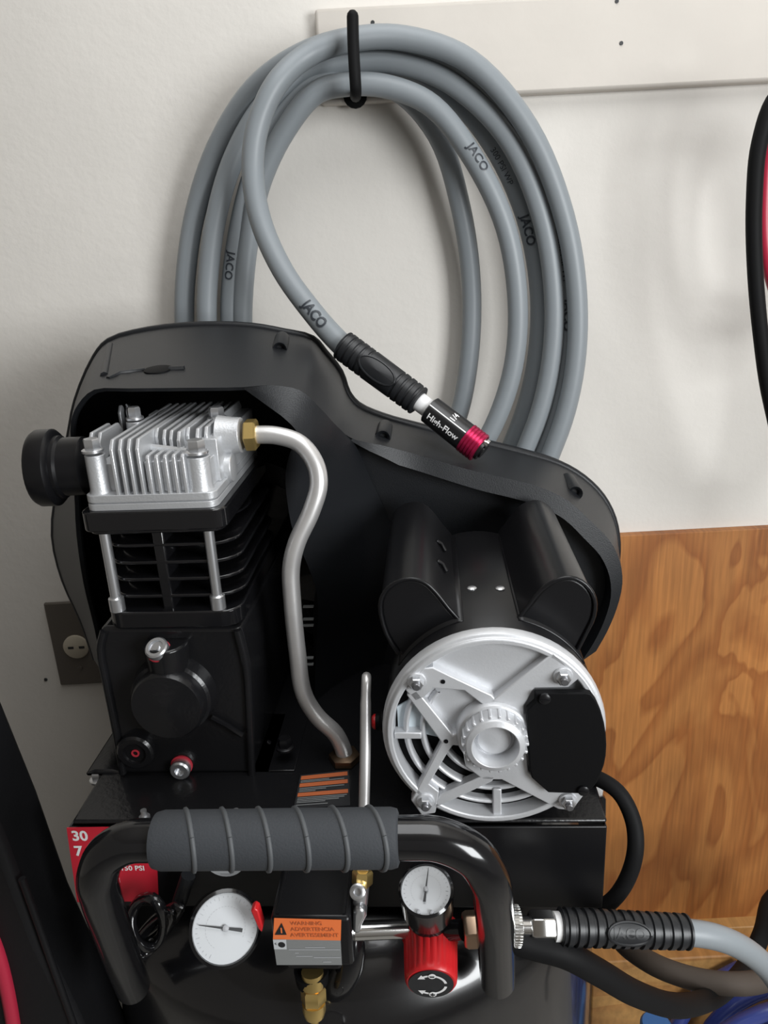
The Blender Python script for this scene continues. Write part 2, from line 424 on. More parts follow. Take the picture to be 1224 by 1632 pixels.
for la, ra, tv, ty, ly, ry, ey in loops:
    path.append(wp(562, tv, ty))
    for i, (u, v) in enumerate(LA[la]): path.append(wp(u, v, ly + (ty - ly) * max(0, 1 - i / 3)))
    path.append(wp(470, 850, ly)); path.append(wp(590, 880, (ly + ry) / 2)); path.append(wp(690, 840, ry))
    n = len(RA[ra])
    for i, (u, v) in enumerate(RA[ra]): path.append(wp(u, v, ry + (ey - ry) * max(0, (i - n + 4) / 4)))
free = [(562, 63, .920), (492, 87, .915), (440, 135, .90), (410, 205, .895), (403, 275, .89), (415, 350, .88), (450, 430, .86), (500, 500, .835), (540, 545, .81), (560, 563, .80)]
path += [wp(*p) for p in free]
hose_path = smooth_path(path, 6)
root = wthing('air_hose', 'coiled grey air hose hanging on the black hook, with a red coupler end', 'hose', wp(562, 63, 0.95))
toward = lambda p: (CAM - p)
hm = MB().tube(hose_path, HR, 14)
def along(pt):                        # arc length nearest to a point
    L = 0; best = (9, 0)
    for i in range(1, len(hose_path)):
        L += (hose_path[i] - hose_path[i - 1]).length
        d = (hose_path[i] - pt).length
        if d < best[0]: best = (d, L)
    return best[1]
hm.text_tube('JACO', hose_path, along(wp(508, 512, .835)), HR, 0.0155, toward, 1, 0.03)
hm.text_tube('JACO', hose_path, along(wp(899, 500, .96)), HR, 0.0155, lambda p: toward(p) + V((-0.05, 0, 0)), 1, 0.03, -1)
hm.text_tube('300 PSI WP', hose_path, along(wp(896, 405, .955)), HR, 0.0115, lambda p: toward(p) + V((-0.05, 0, 0)), 1, 0.0, -1)
hm.text_tube('JACO', hose_path, along(wp(846, 375, .97)), HR, 0.0145, lambda p: toward(p) + V((-0.2, 0, 0)), 1, 0.03, -1)
hm.text_tube('300 PSI WP', hose_path, along(wp(806, 272, .97)), HR, 0.0095, lambda p: toward(p) + V((-0.3, 0, 0)), 1, 0.0, -1)
hm.text_tube('JACO', hose_path, along(wp(770, 240, .935)), HR, 0.013, lambda p: toward(p) + V((0.5, 0, 0)), 1, 0.02, -1)
hm.text_tube('JACO', hose_path, along(wp(372, 420, .95)), HR, 0.013, lambda p: toward(p) + V((-0.4, 0, 0)), 1, 0.02)
hm.build('hose', ['hose', 'hoseink'], root, smooth=60)

def ribbed_sleeve(b, p0, p1, r0, r1, nrib, depth, mid=None, n=28, m=0):
    ax = (p1 - p0).normalized(); L = (p1 - p0).length; prof = []
    prof.append((r0 * 0.86, 0.0)); prof.append((r0, L * 0.01))
    for i in range(nrib):
        if mid and mid[0] <= i / nrib <= mid[1]: continue
        t = (i + 0.5) / nrib; r = r0 + (r1 - r0) * t; h = L * t; g = L / nrib
        prof += [(r, h - g * 0.30), (r * (1 - depth), h - g * 0.20), (r * (1 - depth), h + g * 0.05), (r * 1.015, h + g * 0.15)]
    prof += [(r1, L * 0.99), (r1 * 0.86, L)]
    b.lathe(p0, ax, prof, n, m)

s0, s1 = wp(546, 550, .803), wp(668, 640, .765)
rs = 24.5 * scw(s0)
b = MB(); ribbed_sleeve(b, s0, s1, rs, rs * 0.97, 13, 0.07, (0.34, 0.62))
ax = (s1 - s0).normalized()
sl = b.build('strain_sleeve', 'rubber', root, smooth=30)
f_ = (toward(s0) - ax * toward(s0).dot(ax)).normalized(); sd = ax.cross(f_)
def sleeve_badge(p0, p1, t, r, hl, hw, parent, txt=None, shift=0.0):
    ax = (p1 - p0).normalized(); c = p0.lerp(p1, t); f = (toward(c) - ax * toward(c).dot(ax)).normalized(); sd = f.cross(ax)
    f, sd = (f * math.cos(shift) + sd * math.sin(shift)).normalized(), (sd * math.cos(shift) - f * math.sin(shift)).normalized()
    b = MB(); pts = []
    for k in range(25):
        a = 2 * math.pi * k / 24; w_ = hw * math.sin(a) / r
        pts.append(c + ax * (hl * math.cos(a)) + (f * math.cos(w_) + sd * math.sin(w_)) * (r * 1.01))
    b.tube(pts, 0.0011, 6)
    rails = []
    for q in (0.0, 0.5, 0.95):
        rails.append([c + ax * (hl * q * math.cos(2 * math.pi * k / 24)) + (f * math.cos(hw * q * math.sin(2 * math.pi * k / 24) / r) + sd * math.sin(hw * q * math.sin(2 * math.pi * k / 24) / r)) * (r * 1.005) for k in range(25)])
    b.loft(rails)
    if txt:
        vs, fs = text_fine(txt, 0.03); sz = hl * 0.62
        b.add([c + ax * (x * sz) + (f * math.cos(y * sz / r) + sd * math.sin(y * sz / r)) * (r * 1.03) for x, y in vs], fs, 0)
    b.build('badge', 'rubber', parent, smooth=50)
sleeve_badge(s0, s1, 0.50, rs, 0.022, 0.010, sl)
p0, p1, p2, p3 = s1, wp(684, 652, .760), wp(742, 697, .742), wp(765, 715, .735)
rc_ = 22.5 * scw(p1)
dx = (p2 - p1).normalized()
MB().lathe(s1 - dx * 0.004, dx, [(rs * 0.62, 0), (rs * 0.62, 0.004), (rs * 0.60, 0.016)], 20).build('ferrule', 'white', root)
cb = MB(); L1 = (p2 - p1).length
cb.lathe(p1, dx, [(rc_ * 0.9, 0), (rc_, 0.001), (rc_ * 1.03, L1 * 0.5), (rc_ * 1.05, L1)], 32)
# lettering and the white line on the black collar
def on_collar(c, t, txts):
    cc = p1.lerp(p2, t)
f = (toward(p1) - dx * toward(p1).dot(dx)).normalized(); sd = f.cross(dx)
def col_text(txt, t, ang, size, bold=0.02):
    vs, fs = text_fine(txt, bold); cc = p1.lerp(p2, t); r = rc_ * 1.055
    cb.add([cc + dx * (x * size) + (f * math.cos(ang + y * size / r) + sd * math.sin(ang + y * size / r)) * r for x, y in vs], fs, 1)
col_text('High-Flow', 0.52, -0.42, 0.0090)
vs, fs = text_fine('1/4', 0.02); cc = p1.lerp(p2, 0.60); r = rc_ * 1.055
cb.add([cc + dx * (-y * 0.0085) + (f * math.cos(0.65 + x * 0.0085 / r) + sd * math.sin(0.65 + x * 0.0085 / r)) * r for x, y in vs], fs, 1)
cb.add([p1.lerp(p2, t) + (f * math.cos(a) + sd * math.sin(a)) * rc_ * 1.05 for t, a in ((0.02, 0.30), (0.99, 0.30), (0.99, 0.22), (0.02, 0.22))], [(0, 1, 2, 3)], 1)
col = cb.build('coupler_collar', ['anblk', 'white'], root)
L2 = (p3 - p2).length; k_ = rc_ * 1.10; prof = [(k_ * 0.95, 0)]
for i in range(5):
    prof += [(k_, L2 * (i * 0.2 + 0.02)), (k_, L2 * (i * 0.2 + 0.14)), (k_ * 0.94, L2 * (i * 0.2 + 0.16)), (k_ * 0.94, L2 * (i * 0.2 + 0.19))]
prof.append((k_ * 0.8, L2))
MB().lathe(p2, dx, prof, 32).build('coupler_ring', 'anod', root)
MB().lathe(p3, dx, [(k_ * 0.74, 0), (k_ * 0.74, 0.003), (k_ * 0.5, 0.003), (k_ * 0.5, 0.005)], 20).build('coupler_nose', 'anblk', root)
q = p3 + sd * (k_ * 0.5) + f * (k_ * 0.45)
MB().lathe(q - dx * 0.004, dx, [(0.0025, 0), (0.0025, 0.006), (0.0045, 0.006), (0.0045, 0.009)], 12).build('steel_pin', 'chrome', root)

# ================================================================== AIR COMPRESSOR
AC = thing('air_compressor', 'black upright piston air compressor with silver motor face and foam gripped handle, at centre', 'compressor', ROOT, RYAW)

# ---- tank
PZ = CAM.z - 0.43
pL, pR = cp(107, 1308, .50), cp(968, 1303, .50)
tx = cp(580, 1600, .705).x; TY = 0.085; TRAD = 0.268
zs = CAM.z - 0.60
prof = [(0.10, 0.02), (TRAD * 0.9, 0.03), (TRAD, 0.09)]
prof += [(TRAD, zs - 0.02), (TRAD, zs)]
for i in range(1, 15):
    a = math.radians(90 * i / 14); prof.append((max(TRAD * math.cos(a), 0.004), zs + 0.105 * math.sin(a)))
tank = MB().lathe(V((tx, TY, 0.06)), Z, [(r, h - 0.06) for r, h in prof], 64).build('tank', 'tank', AC, smooth=60)
for k in range(3):
    a = math.radians(90 + 120 * k); c = V((tx + TRAD * 0.88 * math.cos(a), TY + TRAD * 0.88 * math.sin(a), 0))
    t_ = V((-math.sin(a), math.cos(a), 0)); r0 = V((math.cos(a), math.sin(a), 0))
    MB().obox(c + V((0, 0, 0.09)), t_, r0, Z, 0.035, 0.004, 0.09).obox(c + r0 * 0.03 + V((0, 0, 0.004)), t_, r0, Z, 0.035, 0.034, 0.004).build('leg', 'gloss', AC, bevel=0.002)

# ---- platform with skirt
x0, x1 = pL.x, pR.x; yf = .50 - .62
zsk = cp(900, 1446, .50).z
pf = MB().prism([V((x0 + 0.004, yf, PZ - .004)), V((x1, yf, PZ - .004)), V((x1, yf + .30, PZ - .004)), V((x0 + 0.004, yf + .30, PZ - .004))], V((0, 0, .004)))
platform = pf.build('platform', 'cast', AC, bevel=0.002)
b = MB().box((x0, yf - 0.001, zsk), (x1, yf + .002, PZ - .006)).box((x0, yf, zsk), (x0 + .002, yf + .28, PZ - .006)).box((x1 - .002, yf, zsk), (x1, yf + .28, PZ - .006))
skirt = b.build('skirt', 'satin', AC, bevel=0.001)
YS = .4985
lab = MB()
lab.prism([cp(106, 1320, YS), cp(247, 1318, YS), cp(253, 1436, YS), cp(123, 1438, YS)][::-1], V((0, .001, 0)))
def ltext(b, t, u, v, Y, hpx, m, bold=0.0, align=0):
    c = cp(u, v, Y); b.text(t, c, X, Z, hpx * sc(c) * 1.45 / 0.98, m, bold, align)
ltext(lab, '30', 127, 1333, YS - .0004, 18, 1, 0.03)
ltext(lab, '7', 125, 1357, YS - .0004, 18, 1, 0.03)
ltext(lab, '150 PSI', 211, 1384, YS - .0004, 9, 1, 0.02)
ltext(lab, 'CFM', 179, 1403, YS - .0004, 9, 1, 0.02)
ltext(lab, 'HP', 184, 1421, YS - .0004, 9, 1, 0.02)
lab.build('red_label', ['redlab', 'white'], skirt)['label'] = 'red label with white numbers'
ws = MB(); c = cp(357, 1371, YS - .001); r = 33 * sc(c)
ws.lathe(c, Yv, [(r, 0), (r, .0008)], 32)
for k, hw in ((-.55, .55), (-.80, .25)): ws.box((c.x - r * hw, c.y - .0004, c.z + r * k - .0006), (c.x + r * hw, c.y - .0001, c.z + r * k + .0006), 1)
ws.build('round_label', ['dial', 'greyink'], skirt)['label'] = 'round white label half hidden by the grip'
# orange striped warning label lying on the platform
wl = MB(); zl = PZ + .0006
def zq(b, pts, z, m): b.flat([cz(u, v, z) for u, v in pts], m)
wl.prism([cz(u, v, zl - .0004) for u, v in ((468, 1290), (558, 1284), (556, 1228), (479, 1236))], V((0, 0, .0006)), 0)
def lerp2(s, t):
    a = (479 + (556 - 479) * s, 1236 + (1228 - 1236) * s); c = (468 + (558 - 468) * s, 1290 + (1284 - 1290) * s)
    return (a[0] + (c[0] - a[0]) * t, a[1] + (c[1] - a[1]) * t)
def strip(s0, s1, t0, t1, m): zq(wl, [lerp2(s0, t1), lerp2(s1, t1), lerp2(s1, t0), lerp2(s0, t0)], zl + .0005, m)
for t0, t1 in ((.02, .13), (.24, .35), (.52, .63)): strip(.02, .97, t0, t1, 1)
for t0, w_ in ((.155, .6), (.195, .9), (.38, .9), (.425, .55), (.47, .35), (.66, .95), (.705, .9), (.75, .8), (.795, .55), (.87, .6)): strip(.03, w_, t0, t0 + .022, 2)
wl.build('warning_label', ['ink', 'dkorange', 'silverlab'], platform)['label'] = 'black label with orange stripes'
for u in (230, 377, 525):
    c = cp(u, 1300, .502)
    MB().lathe(V((c.x, c.y, PZ)), Z, [(.0045, 0), (.0045, .003), (.0025, .003), (.0025, .009)], 10).build('screw', 'zinc', platform)

# ---- handle
hpts = [(212, 1572, .470), (196, 1530, .450), (176, 1475, .428), (160, 1425, .41), (156, 1395, .402), (170, 1362, .40), (205, 1342, .40), (245, 1339, .40), (440, 1337, .40), (640, 1335, .40), (700, 1338, .40), (752, 1362, .40), (779, 1400, .402), (787, 1440, .412), (791, 1510, .44), (793, 1562, .462)]
hp = smooth_path([cp(*p) for p in hpts], 6)
c = cp(440, 1337, .40); hr = 34 * sc(c)
handle = MB().tube(hp, hr, 24).build('handle', 'gloss', AC, smooth=60)
g0, g1 = cp(247, 1339, .40), cp(636, 1335, .40); gr = 46 * sc(c); gax = (g1 - g0).normalized(); GL = (g1 - g0).length
prof = [(gr * .8, 0), (gr * .93, .001), (gr, .006)]
g = MB().lathe(g0, gax, prof + [(gr, GL * .25), (gr, GL * .5), (gr, GL * .75), (gr, GL - .005), (gr * .94, GL - .001), (gr * .8, GL)], 40)
grip = g.build('foam_grip', 'foam', handle, smooth=50)
gx, gy, _ = frame(gax, V((0, -.7, .7)))
for i in range(6):
    pts = []
    for k in range(33):
        a = 2 * math.pi * k / 32
        t = .145 + i * .152 + .055 * math.cos(a + .6)
        pts.append(g0 + gax * (GL * t) + (gx * math.sin(a) + gy * math.cos(a)) * (gr * 1.0))
    MB().tube(pts, .0017, 6).build('groove', 'groove', grip, smooth=60)

# ---- electric motor
YF = .487; mc = cp(787, 1171, YF); R = 178.5 * sc(mc)
mback = .715 - YF
ms = MB().lathe(mc + Yv * .013, Yv, [(R * .95, 0), (R * .975, .002), (R * .975, mback - .03), (R * .95, mback - .024)], 64)
motor = ms.build('electric_motor', 'satin', AC, smooth=50)
MB().box((mc.x - R * .72, mc.y + .04, PZ), (mc.x + R * .72, mc.y + .19, mc.z - R * .62)).build('motor_foot', 'satin', motor, bevel=.004)
FP = lambda u, v, dy=0.0: cp(u, v, YF) + Yv * dy      # a point of the motor face, then moved in depth
bell = MB()
bell.lathe(mc, Yv, [(R * .90, .004), (R * .905, .0), (R * .955, .0), (R * .962, .003), (R * .985, .003), (R, .006), (R, .012), (R * .975, .014), (R * .88, .014)], 72, closed=True)
bell.lathe(mc + Yv * .0125, Yv, [(R * .93, 0), (R * .93, .002)], 48, 1)
def arcpx(r, a0, a1, n=24): return [mc + X * (R * r * math.cos(math.radians(a0 + (a1 - a0) * k / n))) + Z * (R * r * math.sin(math.radians(a0 + (a1 - a0) * k / n))) for k in range(n + 1)]
for r_, a0, a1 in ((.785, 140, 318), (.635, 140, 318), (.475, 200, 300)):
    pa = arcpx(r_, a0, a1, 40); hw = R * .026
    rails = []
    for k in range(len(pa)): pass
    inn = arcpx(r_ - .026, a0, a1, 40); out = arcpx(r_ + .026, a0, a1, 40); mid = arcpx(r_, a0, a1, 40)
    bell.loft([[p + Yv * .012 for p in inn], [p + Yv * .006 for p in inn], [p + Yv * .004 for p in mid], [p + Yv * .007 for p in out], [p + Yv * .012 for p in out]])
# recessed back plate (solid part of the bell)
th0, th1 = 148, -55
outer = arcpx(.91, th0, th1, 36)
innerp = [FP(800, 1240), FP(760, 1232), FP(740, 1205), FP(722, 1185), FP(707, 1182), FP(660, 1112)]
bell.prism([p + Yv * .008 for p in outer + innerp], V((0, .006, 0)))
# raised arms
def armpoly(pts, d0=0.0, d1=.009, m=0): bell.prism([FP(u, v, d0) for u, v in pts], V((0, d1 - d0, 0)), m)
armpoly([(646, 1100), (672, 1066), (690, 1064), (784, 1108), (792, 1118), (770, 1124), (740, 1101), (690, 1097), (676, 1112), (662, 1118)])
armpoly([(882, 1040), (925, 1080), (906, 1096), (852, 1097), (835, 1125), (842, 1230), (872, 1258), (925, 1258), (935, 1262), (912, 1292), (890, 1290), (800, 1243), (770, 1243), (742, 1222), (735, 1180), (742, 1150), (770, 1124), (790, 1112)])
armpoly([(648, 1108), (664, 1100), (722, 1172), (742, 1160), (738, 1190), (722, 1188), (716, 1196), (684, 1250), (700, 1262), (694, 1296), (672, 1300), (655, 1276), (704, 1184)])
armpoly([(690, 1290), (700, 1268), (772, 1236), (790, 1238), (784, 1246)])
armpoly([(786, 1262), (800, 1262), (800, 1311), (786, 1311)], .003, .012)
armpoly([(628, 1172), (672, 1172), (672, 1182), (628, 1182)], .003, .012)
bell.lathe(mc + Yv * .0, Yv, [(R * .335, .009), (R * .335, .0), (R * .31, -.003), (R * .285, -.003)], 48)
bell_o = bell.build('end_bell', ['bell', 'matte'], motor, bevel=.0012, smooth=35)
hb = MB()
prof = [(R * .29, .006), (R * .285, -.008), (R * .26, -.014), (R * .205, -.016), (R * .198, -.014), (R * .18, -.002), (R * .16, -.001), (R * .15, -.006), (R * .05, -.0075), (R * .01, -.0075)]
hb.lathe(mc, Yv, prof, 48)
for k in range(22):
    a = 2 * math.pi * k / 22; d = V((math.cos(a), 0, math.sin(a))); t_ = V((-math.sin(a), 0, math.cos(a)))
    hb.obox(mc + d * (R * .272) + Yv * -.006, d, Yv, t_, R * .022, .0065, R * .014)
hb.build('hub', 'bell', motor, bevel=.0006, smooth=40)
for u, v in ((664, 1085), (897, 1077), (678, 1276), (905, 1275)):
    c = FP(u, v); n_ = MB().lathe(c + Yv * .002, -Yv, [(R * .085, 0), (R * .085, .003), (R * .08, .0038)], 20, 1).hexnut(c - Yv * .0016, -Yv, R * .064, .0045).lathe(c - Yv * .006, -Yv, [(R * .036, 0), (R * .036, .0028), (R * .028, .0035)], 12, 2)
    n_.build('bolt', ['zinc', 'bell', 'steel'], motor)
for u, v in ((706, 1086), (711, 1181)):
    MB().lathe(FP(u, v, -.0002), -Yv, [(R * .02, 0), (R * .02, .0006)], 14).build('bolt_hole', 'matte', motor)
cvp = [(851, 1098), (932, 1097), (940, 1099), (948, 1110), (955, 1126), (960, 1144), (963, 1162), (964, 1180), (963, 1197), (960, 1212), (955, 1226), (949, 1239), (941, 1249), (930, 1257), (872, 1255), (846, 1232), (842, 1215), (838, 1124), (851, 1112)]
cover = MB().prism([FP(u, v, -.006) for u, v in cvp], V((0, .006, 0))).build('terminal_cover', 'matte', motor, bevel=.001)
for u, v in ((866, 1105), (927, 1250)):
    c = FP(u, v, -.006); MB().lathe(c, -Yv, [(.0042, 0), (.0042, .002), (.003, .0028)], 12).box((c.x - .003, c.y - .0032, c.z - .0005), (c.x + .003, c.y - .0026, c.z + .0005)).build('screw', 'satin', cover)
MB().prism([FP(u, v, .011) for u, v in ((632, 1140), (650, 1130), (690, 1150), (704, 1190), (660, 1180), (634, 1180))], V((0, .006, 0))).build('fan_blade', 'pale', motor)
# capacitor covers
YC = YF + .036
def capacitor(px, seam):
    pts = smooth_path([cp(u, v, YC) for u, v in px], 3)
    b = MB().prism(pts, V((0, .705 - YC, 0)))
    o = b.build('capacitor_cover', 'satin', motor, bevel=.0035, segs=3, smooth=50)
    if seam:
        for t in (868, 900):
            P_ = cp(703, 954, YC); q_ = on_seg(P_, P_ + Yv * .18, t); dd = (cp(714, 968, YC) - cp(694, 943, YC)).normalized(); nn = V((-dd.z, 0, dd.x)); nn = nn if nn.z > 0 else -nn
            MB().tube([q_ + nn * .0005 - dd * .004, q_ + nn * .0022 + dd * .001, q_ + nn * .0018 + dd * .007 - Yv * .004], .0016, 8).build('louver', 'satin', o, smooth=60)
    rim = [p + Yv * -.0005 for p in pts[1:-1]]
    MB().tube(rim, .0017, 8).build('rim', 'satin', o, smooth=60)
    return o
c1 = capacitor([(645, 1055), (616, 1010), (606, 965), (613, 943), (631, 928), (655, 922), (677, 928), (694, 943), (714, 968), (735, 994), (735, 1010)], 1)
c2 = capacitor([(820, 1010), (822, 992), (842, 965), (862, 940), (884, 925), (910, 920), (933, 931), (947, 953), (946, 982), (932, 1012), (915, 1045)], 0)
for u, v, yy in ((700, 935, .60), (693, 895, .64)):
    c = cp(u, v, YC + .05)
for u, v in ((752, 938), (797, 938)):
    zt_ = mc.z + R * .97; c = cz(u, v, zt_)
    MB().lathe(V((c.x, c.y, mc.z + math.sqrt(max((R * .975) ** 2 - (c.x - mc.x) ** 2, 0)) - .001)), Z, [(.004, 0), (.004, .002), (.0025, .003)], 10).build('screw', 'zinc', motor)
b = MB()
for s_ in (-1, 1):                      # mounting flanges of the two covers on the shell
    a0, a1 = (52, 68) if s_ > 0 else (112, 128)
    pa = [mc + X * (R * .99 * math.cos(math.radians(a))) + Z * (R * .99 * math.sin(math.radians(a))) for a in range(a0 - 22 if s_ > 0 else a0 - 8, a1 + 8 if s_ > 0 else a1 + 22, 3)]
    b.loft([[p + Yv * .030 for p in pa], [p + Yv * .200 for p in pa]])
b.build('cover_flange', 'satin', motor, solid=.002)
# red reset button and small bracket
c = cp(601, 1150, .53); MB().lathe(c + X * .012, -X, [(.0085, 0), (.0085, .008), (.0065, .010), (.0065, .013)], 18).build('button_collar', 'matte', motor)
MB().lathe(c, -X, [(.006, -.002), (.006, .0025), (.0045, .004)], 18).build('reset_button', 'red', motor)
br = MB().prism([cp(u, v, .56) for u, v in ((930, 1268), (955, 1262), (966, 1275), (966, 1302), (953, 1302), (951, 1284), (936, 1284), (932, 1292))], V((0, .006, 0)))
br.build('bracket', 'gloss', motor, bevel=.001)
c = cp(949, 1262, .555); MB().hexnut(c, V((.2, -.6, .7)), .006, .005).build('bolt', 'zinc', motor)
# cord of the motor
mcord = smooth_path([cp(*p) for p in ((905, 1235, .56), (945, 1238, .545), (985, 1262, .53), (1008, 1305, .52), (1013, 1350, .51), (1000, 1400, .505), (972, 1438, .505), (930, 1458, .51), (880, 1470, .515))], 6)
MB().tube(mcord, 13 * sc(cp(1008, 1305, .52)), 12).build('motor_cord', 'cord', AC, smooth=60)

# ---- belt guard
def st(*p): return [cp(*q) for q in p]
A = [(150, 1052), (129, 990), (100, 925), (84, 855), (92, 775), (108, 700), (120, 640), (150, 570), (172, 545), (235, 527), (320, 519), (400, 521), (452, 530), (497, 541), (516, 562), (541, 594), (553, 627), (570, 648), (610, 666), (660, 680), (720, 695), (780, 710), (840, 725), (892, 741), (930, 763), (960, 793), (978, 828), (985, 868), (982, 910), (970, 955), (955, 995), (940, 1025)]
B = [(165, 1075, .70), (150, 1000, .70), (133, 930, .69), (122, 855, .68), (118, 780, .665), (114, 720, .65), (113, 672, .64), (124, 645, .635), (150, 621, .63), (205, 619, .63), (300, 618, .63), (386, 617, .63), (432, 614, .636), (478, 622, .645), (508, 648, .655), (532, 674, .67), (550, 692, .69), (570, 702, .705), (610, 710, .715), (655, 722, .72), (710, 738, .72), (765, 753, .72), (815, 764, .72), (868, 779, .72), (908, 800, .72), (942, 831, .72), (972, 862, .72), (988, 895, .72), (992, 930, .72), (983, 970, .72), (967, 1008, .72), (950, 1038, .72)]
Ar = smooth_path([cp(u, v, .835) for u, v in A], 3)
Br = smooth_path([cp(*p) for p in B], 3)
mid1 = [a.lerp(b_, .06) for a, b_ in zip(Ar, Br)]
back = [p + Yv * .028 for p in Ar]
# the light front rim right of the step, then the recess behind it
ctr = cp(800, 1120, .72)
Cr = []; Dr_ = []
for i, b_ in enumerate(Br):
    k = i / 3.0
    if k >= 17:
        g_ = min(1.0, (k - 17) / 2.0 + .35)
        c_ = b_ + (ctr - b_).normalized() * (.0175 * g_) - Yv * (.0035 * g_)
        Cr.append(c_); Dr_.append(c_ + Yv * .022 + (ctr - b_).normalized() * .002)
    else:
        Cr.append(b_ + (cp(300, 900, .68) - b_).normalized() * .0035 + Yv * .002); Dr_.append(Cr[-1] + Yv * .004)
gd = MB()
gd.loft([back, Ar, mid1, Br, Cr, Dr_])
gd.flat(back)                                                   # rear wall
k17 = 17 * 3
gd.flat(Dr_[k17:] + [cp(935, 1200, .74), cp(500, 1200, .74), cp(500, 960, .74), cp(530, 760, .735)])   # face behind the motor
# bulge skirt beside the pump
D_ = [(386, 617, .63), (432, 614, .636), (478, 622, .645), (508, 648, .655), (532, 674, .67), (550, 692, .69), (568, 712, .708), (590, 762, .725), (615, 815, .738), (642, 870, .742), (650, 930, .742), (634, 990, .742), (615, 1060, .742), (600, 1190, .742)]
M_ = [(387, 618, .631), (430, 627, .634), (468, 648, .638), (500, 680, .645), (520, 705, .655), (536, 725, .670), (552, 750, .685), (572, 790, .700), (592, 835, .712), (612, 885, .720), (612, 940, .724), (588, 1000, .726), (572, 1070, .726), (560, 1190, .726)]
N_ = [(388, 619, .632), (428, 638, .632), (462, 662, .633), (486, 698, .635), (492, 725, .640), (496, 755, .648), (505, 790, .656), (518, 835, .668), (540, 880, .678), (560, 925, .688), (556, 970, .692), (540, 1020, .695), (530, 1080, .695), (525, 1190, .695)]
E_ = [(389, 620, .633), (425, 646, .631), (458, 671, .630), (474, 692, .630), (462, 722, .631), (455, 756, .632), (458, 800, .634), (468, 850, .638), (490, 900, .645), (505, 945, .655), (507, 985, .660), (504, 1030, .665), (502, 1085, .668), (500, 1190, .67)]
rl = [smooth_path([cp(*p) for p in q], 3) for q in (E_, N_, M_, D_)]
gd2 = MB().loft([[p + Yv * .012 for p in rl[0]]] + rl)
guard = gd.build('belt_guard', 'plastic', AC, smooth=32)
gd2.build('guard_bulge', 'plastic', guard, smooth=50)
# seam bead along the edge, screw bosses, hole
MB().tube([p + Yv * .004 for p in Ar], .0042, 8).build('seam', 'plastic', guard, smooth=60)
for k, v, r_ in ((18, 697, .0080), (24, 786, .0085), (12, 556, .0075)):
    a_, b_ = Ar[k * 3], Br[k * 3]; c = on_seg(a_, b_, v); d_ = (a_ - b_).normalized()
    b = MB().lathe(c, d_ if k == 12 else Yv, [(r_ * .4, .004), (r_ * .55, 0), (r_ * .9, -.002), (r_, .002), (r_, .045)], 18)
    b.build('screw_boss', 'plastic', guard, smooth=40)
Pa, Pb = cp(245, 526, .835), cp(255, 618, .63); c = on_seg(Pa, Pb, 590); td = (Pa - Pb).normalized(); nrm = X.cross(td).normalized()
MB().lathe(c, nrm, [(.0125, -.001), (.0125, .0012), (.010, .0018)], 20).build('vent_hole', 'matte', guard)
MB().tube([c + X * -.045 - td * .022, c + X * -.034 - td * .004, c + X * -.012 + td * .002], .0024, 6).build('rib', 'plastic', guard, smooth=60)
MB().tube([c + X * .010, c + X * .024 + td * .001], .003, 6).build('rib', 'plastic', guard, smooth=60)
Pa, Pb = Ar[24], Br[24]
MB().tube([on_seg(Pa, Pb, 552) + X * .004, on_seg(Pa, Pb, 600) + X * .006], .004, 8).build('rib', 'plastic', guard, smooth=60)
for v in (968, 988, 998, 1050, 1060):
    c = cp(491, v, .665); MB().box((c.x - .005, c.y, c.z - .0006), (c.x + .005, c.y + .004, c.z + .0006)).build('vent_slot', 'silverlab', guard)

# ---- flywheel seen through the opening
YP_ = .555
bc = cp(277, 1106, YP_)
fwc = V((bc.x + .012, .735 - .62, bc.z + .02)); FR = .138
fb = MB().lathe(fwc, Yv, [(FR * .86, 0), (FR, 0), (FR, .07), (FR * .86, .07)], 56, closed=True).lathe(fwc, Yv, [(.03, -.02), (.03, .06)], 20)
flyw = fb.build('flywheel', 'cast', AC)
for k in range(15):
    a = math.radians(10 + 24 * k); d = V((math.cos(a), 0, math.sin(a))); t_ = V((-math.sin(a), .5, math.cos(a))).normalized()
    MB().obox(fwc + d * (FR * .52) + Yv * .03, d, t_, d.cross(t_), FR * .38, .016, .002).build('fan_blade', 'cast', flyw)

# ---- pump: cylinder head
D = .158; yb = YP_ - .62
hL, hR = cp(137, 816, YP_), cp(346, 809, YP_)
hx0, hx1 = hL.x, hR.x; hz = (hL.z + hR.z) / 2; ztop = cp(190, 703, YP_).z
hd = MB()
hd.prism(rrect(hx0, hx1, yb, yb + D, .008, hz), V((0, 0, .0055)))
hd.prism(rrect(hx0 + .001, hx1 - .001, yb + .001, yb + D, .008, hz + .0055), V((0, 0, .001)))
hd.prism(rrect(hx0, hx1, yb, yb + D, .008, hz + .0065), V((0, 0, .006)))
ztb = hz + .0125
hd.box((hx0 + .010, yb + .012, ztb), (hx1 - .006, yb + D - .004, ztb + .022))                 # core
hd.prism([V((hx1 - .016, yb + .030, ztb)), V((hx1 - .003, yb + .030, ztb)), V((hx1 - .001, yb + .05, ztb)), V((hx1 - .001, yb + D - .006, ztb)), V((hx1 - .016, yb + D - .006, ztb))], V((0, 0, ztop - ztb - .008)))   # right side wall
zs_ = cp(232, 727, YP_).z
hd.box((cp(222, 720, YP_).x, yb + .006, ztb), (cp(300, 720, YP_).x, yb + .045, zs_ - .006))         # front right shelf
for u, v, rr in ((149, 714, .0078), (313, 716, .0095)):
    c = cp(u, v, YP_ + .011); hd.lathe(V((c.x, c.y, ztb - .001)), Z, [(rr * 1.12, 0), (rr, .004), (rr, c.z - ztb - .004)], 20)
